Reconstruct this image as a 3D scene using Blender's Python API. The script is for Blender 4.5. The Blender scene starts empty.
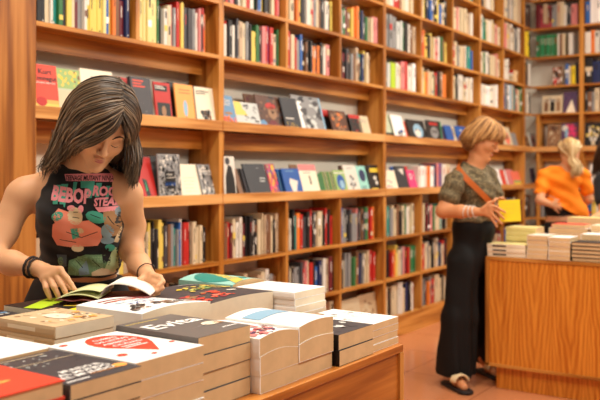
import bpy, bmesh, math, random
import numpy as np
from mathutils import Vector, Matrix, Euler
from mathutils.bvhtree import BVHTree
random.seed(7); np.random.seed(7)
SC = bpy.context.scene; COL = SC.collection
H = 1.32; YAW = math.radians(34.2)
RZ = Matrix.Rotation(YAW, 4, 'Z')

def lin(c):
    return tuple(((v/255)/12.92 if v/255 <= .04045 else ((v/255+.055)/1.055)**2.4) for v in c)

# ---------------------------------------------------------------- materials
MATS = {}
def mat(name, rgb, rough=.6, var=.0, spec=.4, sss=0, sheen=0, bump=0, bscale=60, island=0.0, nscale=6):
    if name in MATS: return MATS[name]
    m = bpy.data.materials.new(name); m.use_nodes = True
    nt = m.node_tree; b = nt.nodes['Principled BSDF']
    c = lin(rgb); b.inputs['Roughness'].default_value = rough
    b.inputs['Specular IOR Level'].default_value = spec
    b.inputs['Base Color'].default_value = (*c, 1)
    if var or island:
        tc = nt.nodes.new('ShaderNodeTexCoord'); n = nt.nodes.new('ShaderNodeTexNoise')
        n.inputs['Scale'].default_value = nscale; n.inputs['Detail'].default_value = 3
        nt.links.new(tc.outputs['Object'], n.inputs['Vector'])
        hs = nt.nodes.new('ShaderNodeHueSaturation'); hs.inputs['Color'].default_value = (*c, 1)
        mr = nt.nodes.new('ShaderNodeMapRange'); mr.inputs['To Min'].default_value = 1-var; mr.inputs['To Max'].default_value = 1+var
        mr.inputs['From Min'].default_value = .3; mr.inputs['From Max'].default_value = .7
        nt.links.new(n.outputs['Fac'], mr.inputs['Value'])
        if island:
            g = nt.nodes.new('ShaderNodeNewGeometry'); m2 = nt.nodes.new('ShaderNodeMapRange')
            m2.inputs['To Min'].default_value = 1-island; m2.inputs['To Max'].default_value = 1+island
            nt.links.new(g.outputs['Random Per Island'], m2.inputs['Value'])
            mu = nt.nodes.new('ShaderNodeMath'); mu.operation = 'MULTIPLY'
            nt.links.new(mr.outputs[0], mu.inputs[0]); nt.links.new(m2.outputs[0], mu.inputs[1])
            nt.links.new(mu.outputs[0], hs.inputs['Value'])
        else:
            nt.links.new(mr.outputs[0], hs.inputs['Value'])
        nt.links.new(hs.outputs[0], b.inputs['Base Color'])
    if sss:
        b.inputs['Subsurface Weight'].default_value = sss
        b.inputs['Subsurface Radius'].default_value = (.012, .005, .003); b.inputs['Subsurface Scale'].default_value = 1
    if sheen: b.inputs['Sheen Weight'].default_value = sheen
    if bump:
        tc = nt.nodes.new('ShaderNodeTexCoord'); n = nt.nodes.new('ShaderNodeTexNoise'); n.inputs['Scale'].default_value = bscale
        nt.links.new(tc.outputs['Object'], n.inputs['Vector'])
        bp = nt.nodes.new('ShaderNodeBump'); bp.inputs['Strength'].default_value = bump; bp.inputs['Distance'].default_value = .004
        nt.links.new(n.outputs['Fac'], bp.inputs['Height']); nt.links.new(bp.outputs[0], b.inputs['Normal'])
    MATS[name] = m; return m

def wood(name, axis, c1, c2, c3, rough=.38, ring=5.0, dist=5.0, stretch=.09, off=(0,0,0)):
    if name in MATS: return MATS[name]
    m = bpy.data.materials.new(name); m.use_nodes = True
    nt = m.node_tree; b = nt.nodes['Principled BSDF']; L = nt.links.new; N = nt.nodes.new
    tc = N('ShaderNodeTexCoord'); g = N('ShaderNodeNewGeometry'); mp = N('ShaderNodeMapping')
    sc = [1, 1, 1]; sc[axis] = stretch; mp.inputs['Scale'].default_value = sc
    ad = N('ShaderNodeVectorMath'); ad.operation = 'MULTIPLY_ADD'
    cb = N('ShaderNodeCombineXYZ')
    for i in range(3): L(g.outputs['Random Per Island'], cb.inputs[i])
    ad.inputs[1].default_value = (7.3, 5.1, 9.7); L(cb.outputs[0], ad.inputs[0]); L(tc.outputs['Object'], ad.inputs[2])
    L(ad.outputs[0], mp.inputs['Vector'])
    n1 = N('ShaderNodeTexNoise'); n1.inputs['Scale'].default_value = ring; n1.inputs['Detail'].default_value = 1.5; n1.inputs['Distortion'].default_value = .4
    L(mp.outputs[0], n1.inputs['Vector'])
    mu = N('ShaderNodeMath'); mu.operation = 'MULTIPLY'; mu.inputs[1].default_value = dist*6; L(n1.outputs['Fac'], mu.inputs[0])
    sn = N('ShaderNodeMath'); sn.operation = 'SINE'; L(mu.outputs[0], sn.inputs[0])
    n2 = N('ShaderNodeTexNoise'); n2.inputs['Scale'].default_value = 55; n2.inputs['Detail'].default_value = 3
    mp2 = N('ShaderNodeMapping'); s2 = [1, 1, 1]; s2[axis] = .04; mp2.inputs['Scale'].default_value = s2
    L(ad.outputs[0], mp2.inputs['Vector']); L(mp2.outputs[0], n2.inputs['Vector'])
    ma = N('ShaderNodeMath'); ma.operation = 'MULTIPLY_ADD'; ma.inputs[1].default_value = .22; ma.inputs[2].default_value = .0; L(sn.outputs[0], ma.inputs[0])
    ms = N('ShaderNodeMath'); ms.operation = 'ADD'; L(ma.outputs[0], ms.inputs[0]); L(n2.outputs['Fac'], ms.inputs[1])
    cr = N('ShaderNodeValToRGB'); e = cr.color_ramp.elements
    e[0].position = .22; e[0].color = (*lin(c3), 1); e[1].position = .75; e[1].color = (*lin(c1), 1)
    q = cr.color_ramp.elements.new(.48); q.color = (*lin(c2), 1)
    L(ms.outputs[0], cr.inputs[0])
    hs = N('ShaderNodeHueSaturation'); mr = N('ShaderNodeMapRange'); mr.inputs['To Min'].default_value = .88; mr.inputs['To Max'].default_value = 1.1
    L(g.outputs['Random Per Island'], mr.inputs['Value']); L(mr.outputs[0], hs.inputs['Value']); L(cr.outputs[0], hs.inputs['Color'])
    L(hs.outputs[0], b.inputs['Base Color']); b.inputs['Roughness'].default_value = rough; b.inputs['Specular IOR Level'].default_value = .35
    MATS[name] = m; return m

WA, WB, WC = (208,144,68), (186,120,46), (146,86,28)
WY = wood('cherry_wood_lengthwise', 1, WA, WB, WC)
WZ = wood('cherry_wood_upright', 2, WA, WB, WC)
WX = wood('cherry_wood_crosswise', 0, WA, WB, WC)
WL = wood('pale_ledge_wood', 1, (228,172,106), (210,148,80), (178,114,54))
def veneer(name):
    """book-matched veneer: pointed flame figure repeated in narrow leaves"""
    m = bpy.data.materials.new(name); m.use_nodes = True; nt = m.node_tree; b = nt.nodes['Principled BSDF']; L = nt.links.new
    def M(op, a, b_=None):
        n = nt.nodes.new('ShaderNodeMath'); n.operation = op
        for i, v in enumerate((a, b_)):
            if v is None: continue
            if isinstance(v, (int, float)): n.inputs[i].default_value = v
            else: L(v, n.inputs[i])
        return n.outputs[0]
    tc = nt.nodes.new('ShaderNodeTexCoord'); sp = nt.nodes.new('ShaderNodeSeparateXYZ'); L(tc.outputs['Object'], sp.inputs[0])
    s = M('ADD', sp.outputs[0], sp.outputs[1]); u = M('PINGPONG', M('ADD', s, 10.04), .105)
    n1 = nt.nodes.new('ShaderNodeTexNoise'); n1.inputs['Scale'].default_value = 5; L(tc.outputs['Object'], n1.inputs['Vector'])
    mp = nt.nodes.new('ShaderNodeMapping'); mp.inputs['Scale'].default_value = (90, 90, 3); L(tc.outputs['Object'], mp.inputs['Vector'])
    n2 = nt.nodes.new('ShaderNodeTexNoise'); n2.inputs['Scale'].default_value = 1; n2.inputs['Detail'].default_value = 3; L(mp.outputs[0], n2.inputs['Vector'])
    q = M('MULTIPLY', M('POWER', M('SUBTRACT', .105, u), .7), 6.0)
    t = M('ADD', M('ADD', M('MULTIPLY', sp.outputs[2], .95), q), M('MULTIPLY', n1.outputs['Fac'], .5))
    w = M('MULTIPLY', M('SINE', M('MULTIPLY', t, 21)), .16)
    cr = nt.nodes.new('ShaderNodeValToRGB'); e = cr.color_ramp.elements; e[0].position = .22; e[0].color = (*lin((182,100,24)), 1); e[1].position = .72; e[1].color = (*lin((222,144,52)), 1)
    L(M('ADD', w, n2.outputs['Fac']), cr.inputs[0]); L(cr.outputs[0], b.inputs['Base Color']); b.inputs['Roughness'].default_value = .32; b.inputs['Specular IOR Level'].default_value = .35
    return m
WV = veneer('flamed_cherry_veneer')
WT = wood('cherry_veneer_horizontal', 1, (206,134,60), (188,112,42), (154,84,28), rough=.3)

PAL = dict(k=(28,25,26), w=(220,214,202), c=(212,194,160), r=(184,38,32), o=(226,120,44), y=(222,196,92), g=(52,110,62), b=(48,98,170),
    n=(30,42,84), s=(138,138,138), p=(214,130,128), t=(40,140,130), m=(104,28,36), v=(104,76,130), d=(66,64,68), h=(122,84,58),
    l=(176,208,40), i=(140,180,205), z=(190,164,134), Y=(226,212,142), G=(24,132,82), P=(226,60,120), S=(196,200,196), O=(244,166,84),
    R=(224,72,50), C=(240,228,202), T=(150,208,196), K=(46,48,54), B=(30,84,160), L=(150,180,110), D=(150,112,80), W=(246,244,240),
    A=(236,120,96), E=(90,66,96), M=(160,60,70), I=(96,140,176), F=(188,196,168), N=(242,214,30), H=(86,52,36), X=(250,140,20), q=(226,196,60), u=(205,178,140), Z=(104,99,96), J=(128,122,116))
def pm(ch): return mat('cover_'+{'k':'black','w':'white'}.get(ch, 'tone_%d' % ord(ch)), PAL[ch], rough=.45, var=.05)
PAGE = mat('page_edges', (216,184,138), rough=.8, var=.06, nscale=30)
PAGEW = mat('white_page_edges', (232,218,192), rough=.8, var=.04, nscale=30)
WALLM = mat('warm_plaster', (232,224,208), rough=.9, var=.02)

# ---------------------------------------------------------------- object helpers
def link(name, me, mats, parent=None, loc=None):
    o = bpy.data.objects.new(name, me)
    for m in (mats if isinstance(mats, (list, tuple)) else [mats]): me.materials.append(m)
    COL.objects.link(o)
    if parent: o.parent = parent
    if loc is not None: o.location = loc
    return o
def empty(name, loc=(0,0,0), rz=0):
    o = bpy.data.objects.new(name, None); COL.objects.link(o); o.location = loc; o.rotation_euler = (0,0,rz); o.empty_display_size = .05
    return o
def tag(o, label=None, cat=None, group=None, kind=None):
    if label: o['label'] = label
    if cat: o['category'] = cat
    if group: o['group'] = group
    if kind: o['kind'] = kind
    return o
class MB:
    def __init__(s): s.v = []; s.f = []; s.m = []
    def box(s, x0, x1, y0, y1, z0, z1, m=0):
        b = len(s.v); s.v += [(x,y,z) for z in (z0,z1) for y in (y0,y1) for x in (x0,x1)]
        for f in ((0,2,3,1),(4,5,7,6),(0,1,5,4),(2,6,7,3),(0,4,6,2),(1,3,7,5)): s.f.append(tuple(b+i for i in f)); s.m.append(m)
    def poly(s, pts, m=0):
        b = len(s.v); s.v += [tuple(p) for p in pts]; s.f.append(tuple(range(b, b+len(pts)))); s.m.append(m)
    def tube(s, pts, rads, n=8, m=0, cap=True):
        pts = [Vector(p) for p in pts]; b = len(s.v); up = None
        for i, p in enumerate(pts):
            t = (pts[min(i+1, len(pts)-1)]-pts[max(i-1, 0)])
            if t.length < 1e-9: t = Vector((0,0,1))
            t.normalize()
            if up is None: up = t.orthogonal().normalized()
            up = (up - t*up.dot(t))
            up = up.normalized() if up.length > 1e-6 else t.orthogonal().normalized()
            q = t.cross(up); r = rads[i] if isinstance(rads, (list, tuple)) else rads
            for j in range(n):
                a = 2*math.pi*j/n; s.v.append(tuple(p+up*(math.cos(a)*r)+q*(math.sin(a)*r)))
        for i in range(len(pts)-1):
            for j in range(n):
                s.f.append((b+i*n+j, b+i*n+(j+1)%n, b+(i+1)*n+(j+1)%n, b+(i+1)*n+j)); s.m.append(m)
        if cap and n > 2:
            s.f.append(tuple(b+j for j in range(n))[::-1]); s.m.append(m)
            e = b+(len(pts)-1)*n; s.f.append(tuple(e+j for j in range(n))); s.m.append(m)
    def mesh(s, name, smooth=False):
        me = bpy.data.meshes.new(name); me.from_pydata(s.v, [], s.f)
        me.polygons.foreach_set('material_index', s.m)
        if smooth: me.polygons.foreach_set('use_smooth', [True]*len(s.f))
        me.update(); return me
    def build(s, name, mats, parent=None, smooth=False, bevel=0, loc=None):
        o = link(name, s.mesh(name, smooth), mats, parent, loc)
        if bevel:
            bv = o.modifiers.new('edge', 'BEVEL'); bv.width = bevel; bv.segments = 2; bv.limit_method = 'ANGLE'
        return o

_txt = {}
def text_polys(s, bold=.02):
    """Flat triangles of a word, in em units, with its width."""
    key = (s, bold)
    if key in _txt: return _txt[key]
    cu = bpy.data.curves.new('word', 'FONT'); cu.body = s; cu.size = 1; cu.resolution_u = 2
    cu.offset = bold
    o = bpy.data.objects.new('word', cu); COL.objects.link(o)
    bpy.context.view_layer.update()
    me = bpy.data.meshes.new_from_object(o.evaluated_get(bpy.context.evaluated_depsgraph_get()))
    vs = [tuple(v.co[:2]) for v in me.vertices]; me.calc_loop_triangles()
    tr = [tuple(t.vertices) for t in me.loop_triangles]
    bpy.data.objects.remove(o); bpy.data.curves.remove(cu); bpy.data.meshes.remove(me)
    w = max([v[0] for v in vs] or [1])
    _txt[key] = (vs, tr, w); return _txt[key]

def art_polys(art):
    """Cover design in unit coordinates -> list of (polygon, colour letter)."""
    out = []
    for a in art:
        k = a[0]
        if k == 'r': _, u0, v0, u1, v1, c = a; out.append(([(u0,v0),(u1,v0),(u1,v1),(u0,v1)], c))
        elif k == 'e':
            _, cu, cv, ru, rv, c = a; out.append(([(cu+ru*math.cos(t*math.pi/8), cv+rv*math.sin(t*math.pi/8)) for t in range(16)], c))
        elif k == 'p': out.append((a[1], a[2]))
        elif k == 't':            # u centre, v base, width, height, text, colour
            _, cu, v0, wd, ht, s, c = a; vs, tr, w = text_polys(s)
            for t in tr: out.append(([(cu-wd/2+vs[i][0]/w*wd, v0+vs[i][1]/.72*ht) for i in t], c))
        elif k == 'l':            # lines of illegible small type as bars: u0 u1 vtop n step h colour
            _, u0, u1, v, n, st, hh, c = a
            for i in range(n):
                e = u1-(u1-u0)*random.random()*.3; out.append(([(u0, v-i*st-hh), (e, v-i*st-hh), (e, v-i*st), (u0, v-i*st)], c))
        elif k == 'n':            # seeded blotches: u0 v0 u1 v1 count size colours seed
            _, u0, v0, u1, v1, n, sz, cs, sd = a; rr = random.Random(sd)
            for i in range(n):
                x, y, r = rr.uniform(u0,u1), rr.uniform(v0,v1), sz*rr.uniform(.4,1.1); m = rr.randint(5,8); ph = rr.random()*6
                out.append(([(min(max(x+r*rr.uniform(.5,1.2)*math.cos(ph+6.283*q/m),0.01),.99), min(max(y+r*rr.uniform(.4,1)*math.sin(ph+6.283*q/m),0.01),.99)) for q in range(m)], rr.choice(cs)))
    return out

def cover_meshes(W, L, T, cover, art=(), bulge=None, hard=False, grid=1, page=None, spine=None, spine_art=(), open_side=None):
    """Book lying on its back: x width (spine at x=0 side), y height, z thickness, origin centre bottom."""
    bt = .0022 if hard else .0009; ov = .003 if hard else 0
    zt = bulge or (lambda u, v: 0.0)
    letters = [cover] + ([spine] if spine and spine != cover else [])
    def slot(c):
        if c not in letters: letters.append(c)
        return letters.index(c)
    mb = MB(); x0, x1, y0, y1 = -W/2, W/2, -L/2, L/2
    mb.box(x0, x1, y0, y1, 0, bt)
    n = grid
    def sheet(zb, zT, xa, xb, ya, yb, M, m=0):
        b = len(M.v)
        for top in (0, 1):
            for j in range(n+1):
                for i in range(n+1):
                    u, v = i/n, j/n; M.v.append((xa+(xb-xa)*u, ya+(yb-ya)*v, (zT if top else zb)+zt(u,v)*(1 if (top or zb > bt*2) else 0)))
        K = (n+1)**2
        for j in range(n):
            for i in range(n):
                a = b+j*(n+1)+i
                M.f.append((a, a+n+1, a+n+2, a+1)); M.m.append(m)
                M.f.append((a+K, a+K+1, a+K+n+2, a+K+n+1)); M.m.append(m)
        for i in range(n):
            a = b+i; M.f.append((a, a+1, a+1+K, a+K)); M.m.append(m)
            a = b+n*(n+1)+i; M.f.append((a+1, a, a+K, a+1+K)); M.m.append(m)
            a = b+i*(n+1); M.f.append((a+n+1, a, a+K, a+n+1+K)); M.m.append(m)
            a = b+i*(n+1)+n; M.f.append((a, a+n+1, a+n+1+K, a+K)); M.m.append(m)
    sheet(T-bt, T, x0, x1, y0, y1, mb)
    sm = slot(spine) if spine else 0
    # spine strip, following the top sheet
    b = len(mb.v)
    for j in range(n+1):
        v = j/n; y = y0+L*v
        for (x, z) in ((x0, bt*.5), (x0-.0012, T*.3), (x0-.0012, T*.75), (x0, T-bt*.5+zt(0, v)), (x0+.002, T-bt+zt(0, v)), (x0+.002, bt)): mb.v.append((x, y, z))
    for j in range(n):
        for q in range(6): mb.f.append((b+j*6+q, b+(j+1)*6+q, b+(j+1)*6+(q+1)%6, b+j*6+(q+1)%6)); mb.m.append(sm)
    mb.f.append(tuple(b+q for q in range(6))); mb.m.append(sm); mb.f.append(tuple(b+n*6+q for q in range(6))[::-1]); mb.m.append(sm)
    for lay, (pl, c) in enumerate(art_polys(art)):
        h = T+(.00035 if grid == 1 else .0012)+.00002*min(lay, 40)
        if grid > 1 and len(pl) > 3:      # subdivide so that it follows a curved cover
            bm = bmesh.new(); f = bm.faces.new([bm.verts.new((u, v, 0)) for u, v in pl]); bmesh.ops.triangulate(bm, faces=[f])
            for _ in range(3): bmesh.ops.subdivide_edges(bm, edges=[e for e in bm.edges if e.calc_length() > .12], cuts=1, use_grid_fill=True)
            bmesh.ops.triangulate(bm, faces=bm.faces[:])
            for f in bm.faces: mb.poly([(x0+W*v.co.x, y0+L*v.co.y, h+zt(v.co.x, v.co.y)) for v in f.verts], slot(c))
            bm.free()
        else: mb.poly([(x0+W*u, y0+L*v, h+zt(u, v)) for u, v in pl], slot(c))
    for pl, c in art_polys(spine_art):     # u runs along the book's height, v across its thickness
        mb.poly([(x0-.0016, y1-L*u, T*v) for u, v in pl], slot(c))
    pg = MB(); sheet(bt, T-bt, x0+.002, x1-ov, y0+ov, y1-ov, pg)
    mats = [pm(c) for c in letters]
    return mb, mats, pg, (page or PAGE)

def book(W, L, T, cover, label, art=(), group=None, name='book', cat='book', **kw):
    mb, mats, pg, pmat = cover_meshes(W, L, T, cover, art, **kw)
    root = empty(name); tag(root, label, cat, group)
    mb.build('cover', mats, root); pg.build('page_block', [pmat], root)
    return root
def copy_tree(root, label=None):
    r = root.copy(); COL.objects.link(r)
    if label: r['label'] = label
    for ch in root.children:
        c = ch.copy(); COL.objects.link(c); c.parent = r
    return r
ORD = 'first second third fourth fifth sixth seventh eighth ninth tenth eleventh twelfth thirteenth fourteenth fifteenth sixteenth seventeenth eighteenth nineteenth twentieth twenty-first twenty-second twenty-third twenty-fourth twenty-fifth twenty-sixth twenty-seventh twenty-eighth twenty-ninth thirtieth'.split()
# ---------------------------------------------------------------- room
D = 2.975; DEP = .235; ZT = 3.66
def struct(mb, name, m, bevel=0): o = mb.build(name, m, bevel=bevel); tag(o, kind='structure'); return o
mb = MB(); mb.box(-D-DEP-.12, 4.0, -2.5, 9.6, -.06, 0)
fm = bpy.data.materials.new('polished_terracotta'); fm.use_nodes = True
nt = fm.node_tree; bs = nt.nodes['Principled BSDF']; Lk = nt.links.new
tc = nt.nodes.new('ShaderNodeTexCoord'); mp = nt.nodes.new('ShaderNodeMapping'); mp.inputs['Rotation'].default_value = (0,0,0)
br = nt.nodes.new('ShaderNodeTexBrick'); br.offset = 0; br.inputs['Scale'].default_value = 1; br.inputs['Brick Width'].default_value = .6; br.inputs['Row Height'].default_value = .6
br.inputs['Mortar Size'].default_value = .003; br.inputs['Color1'].default_value = (*lin((212,142,98)),1); br.inputs['Color2'].default_value = (*lin((202,132,88)),1); br.inputs['Mortar'].default_value = (*lin((140,78,54)),1)
n1 = nt.nodes.new('ShaderNodeTexNoise'); n1.inputs['Scale'].default_value = 90; n1.inputs['Detail'].default_value = 4
n2 = nt.nodes.new('ShaderNodeTexNoise'); n2.inputs['Scale'].default_value = 3
mx = nt.nodes.new('ShaderNodeMixRGB'); mx.blend_type = 'MULTIPLY'; mx.inputs[0].default_value = .5
mr = nt.nodes.new('ShaderNodeMapRange'); mr.inputs['To Min'].default_value = .6; mr.inputs['To Max'].default_value = 1.35
Lk(tc.outputs['Object'], mp.inputs['Vector']); Lk(mp.outputs[0], br.inputs['Vector']); Lk(tc.outputs['Object'], n1.inputs['Vector']); Lk(n1.outputs['Fac'], mr.inputs['Value'])
Lk(br.outputs['Color'], mx.inputs[1]); Lk(mr.outputs[0], mx.inputs[2]); Lk(mx.outputs[0], bs.inputs['Base Color'])
m2 = nt.nodes.new('ShaderNodeMapRange'); m2.inputs['To Min'].default_value = .10; m2.inputs['To Max'].default_value = .26; Lk(tc.outputs['Object'], n2.inputs['Vector']); Lk(n2.outputs['Fac'], m2.inputs['Value']); Lk(m2.outputs[0], bs.inputs['Roughness'])
struct(mb, 'floor', fm)
mb = MB(); mb.box(-D-DEP-.12, -D-DEP-.005, -2.5, 9.6, 0, 3.9); struct(mb, 'wall_left', WALLM)
mb = MB(); mb.box(-D-DEP-.12, 4.0, 9.14+DEP+.005, 9.6, 0, 3.9); struct(mb, 'wall_far', WALLM)
mb = MB(); mb.box(-D-DEP-.12, 4.0, -2.5, 9.6, 3.9, 3.98); struct(mb, 'ceiling', mat('ceiling_white', (235,230,222), rough=.9))
# wood-clad pier beside the first bay
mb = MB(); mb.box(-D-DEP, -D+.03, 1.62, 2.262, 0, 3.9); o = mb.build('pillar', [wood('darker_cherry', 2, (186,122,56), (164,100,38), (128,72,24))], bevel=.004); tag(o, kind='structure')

# ---------------------------------------------------------------- bookcases
ROWZ = [.165, .48, .81, 1.195, 1.617, 2.0, 2.316, 2.65, 2.98, 3.31]
TH = .022
def bookcase(Y0, Y1, divs, label, side='L', z1=ZT, ends=(1, 1)):
    """Unit along the wall_left (x = front plane) or, with xmap, along the far wall."""
    root = empty('bookcase', (0,0,0)); tag(root, label, 'bookcase', 'built-in wooden bookcases')
    if side == 'L':
        bx = lambda mb, a, b, d0, d1, z0, zz: mb.box(-D-d1, -D-d0, a, b, z0, zz)
        mh = WY; ml = WL
    else:
        bx = lambda mb, a, b, d0, d1, z0, zz: mb.box(a, b, 9.14+d0, 9.14+d1, z0, zz)
        mh = WX; ml = wood('pale_ledge_wood_crosswise', 0, (228,172,106), (210,148,80), (178,114,54))
    for y in ([Y0+.011] if ends[0] else [])+([Y1-.011] if ends[1] else []):
        mb = MB(); bx(mb, y-.011, y+.011, 0, DEP, 0, z1); mb.build('upright', [WZ], root, bevel=.001)
    a, b = Y0+.022*ends[0], Y1-.022*ends[1]
    mb = MB(); bx(mb, Y0+.001 if side == 'L' else a, Y1-.001 if side == 'L' else b, -.006, .018, 0, .165-.001); mb.build('plinth', [mh], root)
    for z in ROWZ:
        if z in (1.195, 1.617):
            mb = MB(); bx(mb, a, b, .014, DEP, z-.04, z-.018); mb.build('display_shelf', [mh], root)
            mb = MB(); bx(mb, Y0+.003, Y1-.003, -.012, .010, z-.053, z+.004); mb.build('ledge_lip', [ml], root, bevel=.002)
        else:
            mb = MB(); bx(mb, a, b, .0, DEP, z-TH, z); mb.build('shelf', [mh], root, bevel=.001)
    for z in (1.617-.053, 2.0-TH):
        mb = MB(); bx(mb, a, b, .13, .15, z-.105 if z < 1.8 else z-.085, z); mb.build('valance_board', [mh], root)
    for y in divs:
        for (za, zb) in ((.165, .48-TH), (.48, .81-TH), (.81, 1.195-.04), (2.0, 2.316-TH), (2.316, 2.65-TH), (2.65, 2.98-TH), (2.98, 3.31-TH), (3.31, z1-TH)):
            mb = MB(); bx(mb, y-.013, y+.013, .002, DEP, za, zb); mb.build('divider', [WZ], root, bevel=.001)
    mb = MB(); bx(mb, a, b, 0, DEP, z1-TH, z1); mb.build('top_board', [mh], root)
    return root
BAYS = [(2.265, 3.57, [2.91], 'wooden bookcase behind the young woman in the black printed top'),
        (3.57, 5.56, [4.233, 4.897], 'wooden bookcase between the two reading women'),
        (5.56, 7.55, [6.223, 6.887], 'wooden bookcase behind the woman holding a yellow book'),
        (7.55, 8.88, [8.22], 'narrower wooden bookcase just beyond the woman with the yellow book')]
for y0, y1, dv, lb in BAYS: bookcase(y0, y1, dv, lb)
bookcase(8.88, 9.14, [], 'slim wooden bookcase section filling the corner by the far wall', ends=(1, 0))
fb = bookcase(-D-.0, -2.42, [], 'far wall bookcase with green book sets behind the woman in orange', side='F', ends=(0, 1))
for za, zb in ((.165,1.15),(1.199,1.575),(1.622,1.978)):
    mb = MB(); mb.box(-2.925, -2.895, 9.145, 9.14+DEP, za, zb); mb.build('divider', [WZ], fb, bevel=.001)
bookcase(-2.42, -1.86, [], 'far wall bookcase at the frame edge behind the dark haired woman', side='F')

# ---------------------------------------------------------------- spine-out books
CN = dict(k='black', w='white', c='cream', r='red', o='orange', y='yellow', g='green', b='blue', n='navy', s='grey', p='pink', t='teal', m='maroon', v='violet', d='charcoal', h='brown', l='lime', z='beige', Y='pale yellow', G='emerald', P='magenta', S='pale grey', C='ivory', L='sage', D='tan', T='mint', i='light blue', q='golden yellow', R='vermilion', O='light orange', W='bright white', K='slate', B='deep blue', u='sandy', X='bright orange', N='bright yellow')
COLN = {}
CELLS = []   # (side, a0, a1, z, string, height range, rowname, colname, fill)
def yc(bay, col):
    y0, y1, dv, _ = BAYS[bay]; e = [y0+.022]+[v for v in dv]+[y1-.022]
    return e[col]+.014, e[col+1]-.014
RN = {.165:'bottom shelf', .48:'second shelf up', .81:'shelf below the displays', 2.0:'first shelf above the displays', 2.316:'second shelf above the displays', 2.65:'third shelf above the displays', 2.98:'fourth shelf above the displays', 3.31:'top shelf'}
BN = ['bay behind the young woman', 'middle bay', 'bay behind the blonde woman', 'narrow far bay']
rnd = random.Random(11)
def rs(n, al='wcwcckrsdbghyozpnmtw'): return ''.join(rnd.choice(al) for _ in range(n))
def cell(bay, col, z, s, fill=.97, hr=(.19, .255)):
    a, b = yc(bay, col); CELLS.append(('L', a, b, z, s, hr, bay, col, fill))
cell(0,0,2.0,'mkkcwtgkycmswyyyyYbyohmn',.97); cell(0,1,2.0,'pYYYYYYgkwocpsrryddddswpkro',.93,(.2,.275))
cell(0,0,.81,rs(22)); cell(0,1,.81,'kmkyccydkdyydkhstsbwrrkcccckk',.92,(.2,.265)); cell(0,0,.48,rs(20)); cell(0,1,.48,'khozckhzkckdhcz',.8)
cell(0,0,2.316,rs(24)); cell(0,1,2.316,rs(24)); cell(0,0,.165,rs(18)); cell(0,1,.165,rs(18))
cell(1,0,2.0,'kwrkwkdzcskyygkprbrckg'); cell(1,1,2.0,'mrccrsbkhkkokokwzp',.9); cell(1,2,2.0,'ckkmdkshzhtnyczz',.82)
cell(1,0,2.316,'krdpkwcrwgkbykkcrp'); cell(1,1,2.316,'swcmoykdwcrschkwky'); cell(1,2,2.316,'pswgmhyoyogndgszcpp')
cell(1,0,.81,'crhrmcwwhmkkkwkchczhhcckz',.95,(.2,.26)); cell(1,1,.81,'zkcwktorddkrkdzcckrkkr',.97,(.2,.27)); cell(1,2,.81,'cpbcskdsspkshdgrroo',.93,(.2,.265))
cell(1,0,.48,'kmzzpkrsczkzcwsh',.9,(.17,.24)); cell(1,1,.48,'kdckssdrpcrkbnwzmk'); cell(1,2,.48,'mrkcsscgohnscccrr',.95)
cell(1,0,.165,rs(17)); cell(1,1,.165,rs(17))
cell(2,0,2.0,'wsSlllwcprwW',.94,(.2,.26)); cell(2,1,2.0,'ocyozccgrkhzo',.9); cell(2,2,2.0,'wwckwwcwcw',.9)
cell(2,0,2.316,'dssssSSgkwhz',.96,(.24,.275)); cell(2,1,2.316,'hyroykzyccpwkghyy'); cell(2,2,2.316,'ckrrcscczwttb',.9)
cell(2,0,2.65,'wcwrrcwcc',.9); cell(2,1,2.65,'wcyknbckybckk'); cell(2,2,2.65,'wwcpcgccczw',.9,(.22,.26))
cell(2,0,2.98,rs(16)); cell(2,1,2.98,rs(16)); cell(2,2,2.98,rs(16))
cell(2,0,.81,'pcctscchkcgwcGc',.92); cell(2,1,.81,'czckmkpgcctwkc'); cell(2,2,.81,rs(15))
cell(2,0,.48,'kkkkroyccspmrgGg',.95); cell(2,1,.48,'korcsckczwncrk',.93); cell(2,2,.48,rs(15))
cell(2,0,.165,'cckhccwwcnkwc',.92,(.19,.26)); cell(2,1,.165,'cmsdosrrcccckcc',.93,(.2,.26)); cell(2,2,.165,rs(14))
cell(3,0,2.0,'wwCWWCwwW',.8,(.2,.24)); cell(3,0,2.316,'wcgwkcczpc',.9); cell(3,0,2.65,'wtgcwczpc',.9); cell(3,0,2.98,'kdzwwc',.6); 
cell(3,1,2.0,'bnsdWicstrzcg',.97,(.24,.29)); cell(3,1,2.316,'kwww',.3); cell(3,1,2.65,'ppczwcskw',.9,(.25,.3)); cell(3,1,2.98,'Scszwsccz',.9,(.26,.31))
for c in (0,1):
    for z in (.165,.48,.81): cell(3,c,z,rs(13,'kdhscwbmz'))
def fcell(a, b, z, s, fill, hr, bay, off=0): CELLS.append(('F', a, b, z, s, hr, bay, off, fill))
CELLS.append(('L', 8.905, 9.115, 2.316, 'kdhww', (.22,.27), 4, 0, .9)); CELLS.append(('L', 8.905, 9.115, 2.0, 'scwk', (.22,.27), 4, 0, .9))
CELLS.append(('L', 8.905, 9.115, 2.65, 'NqqNk', (.25,.29), 4, 0, .95)); CELLS.append(('L', 8.905, 9.115, 2.98, 'kdkhk', (.25,.3), 4, 0, .95))
CELLS.append(('L', 8.905, 9.115, .81, 'kdkhk', (.22,.27), 4, 0, .95)); CELLS.append(('L', 8.905, 9.115, .48, 'kdkhk', (.22,.27), 4, 0, .95))
BN.append('corner section')
XA, XB = -D+.012, -2.45; XC, XD = -2.39, -1.89
fcell(XA+.02, XB, 2.65, 'GgGgGgGgwhc', .66, (.25,.262), 5); fcell(XA+.02, XB, 2.98, 'mpzhmsszcwkdpp', .95, (.23,.29), 5); fcell(XA, XB, 3.31, rs(14), .9, (.2,.27), 5)
fcell(XB-.16, XB, 2.316, 'bwyNk', .95, (.2,.25), 5); fcell(XB-.12, XB, 2.65, 'ww', .35, (.24,.28), 5)
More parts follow.
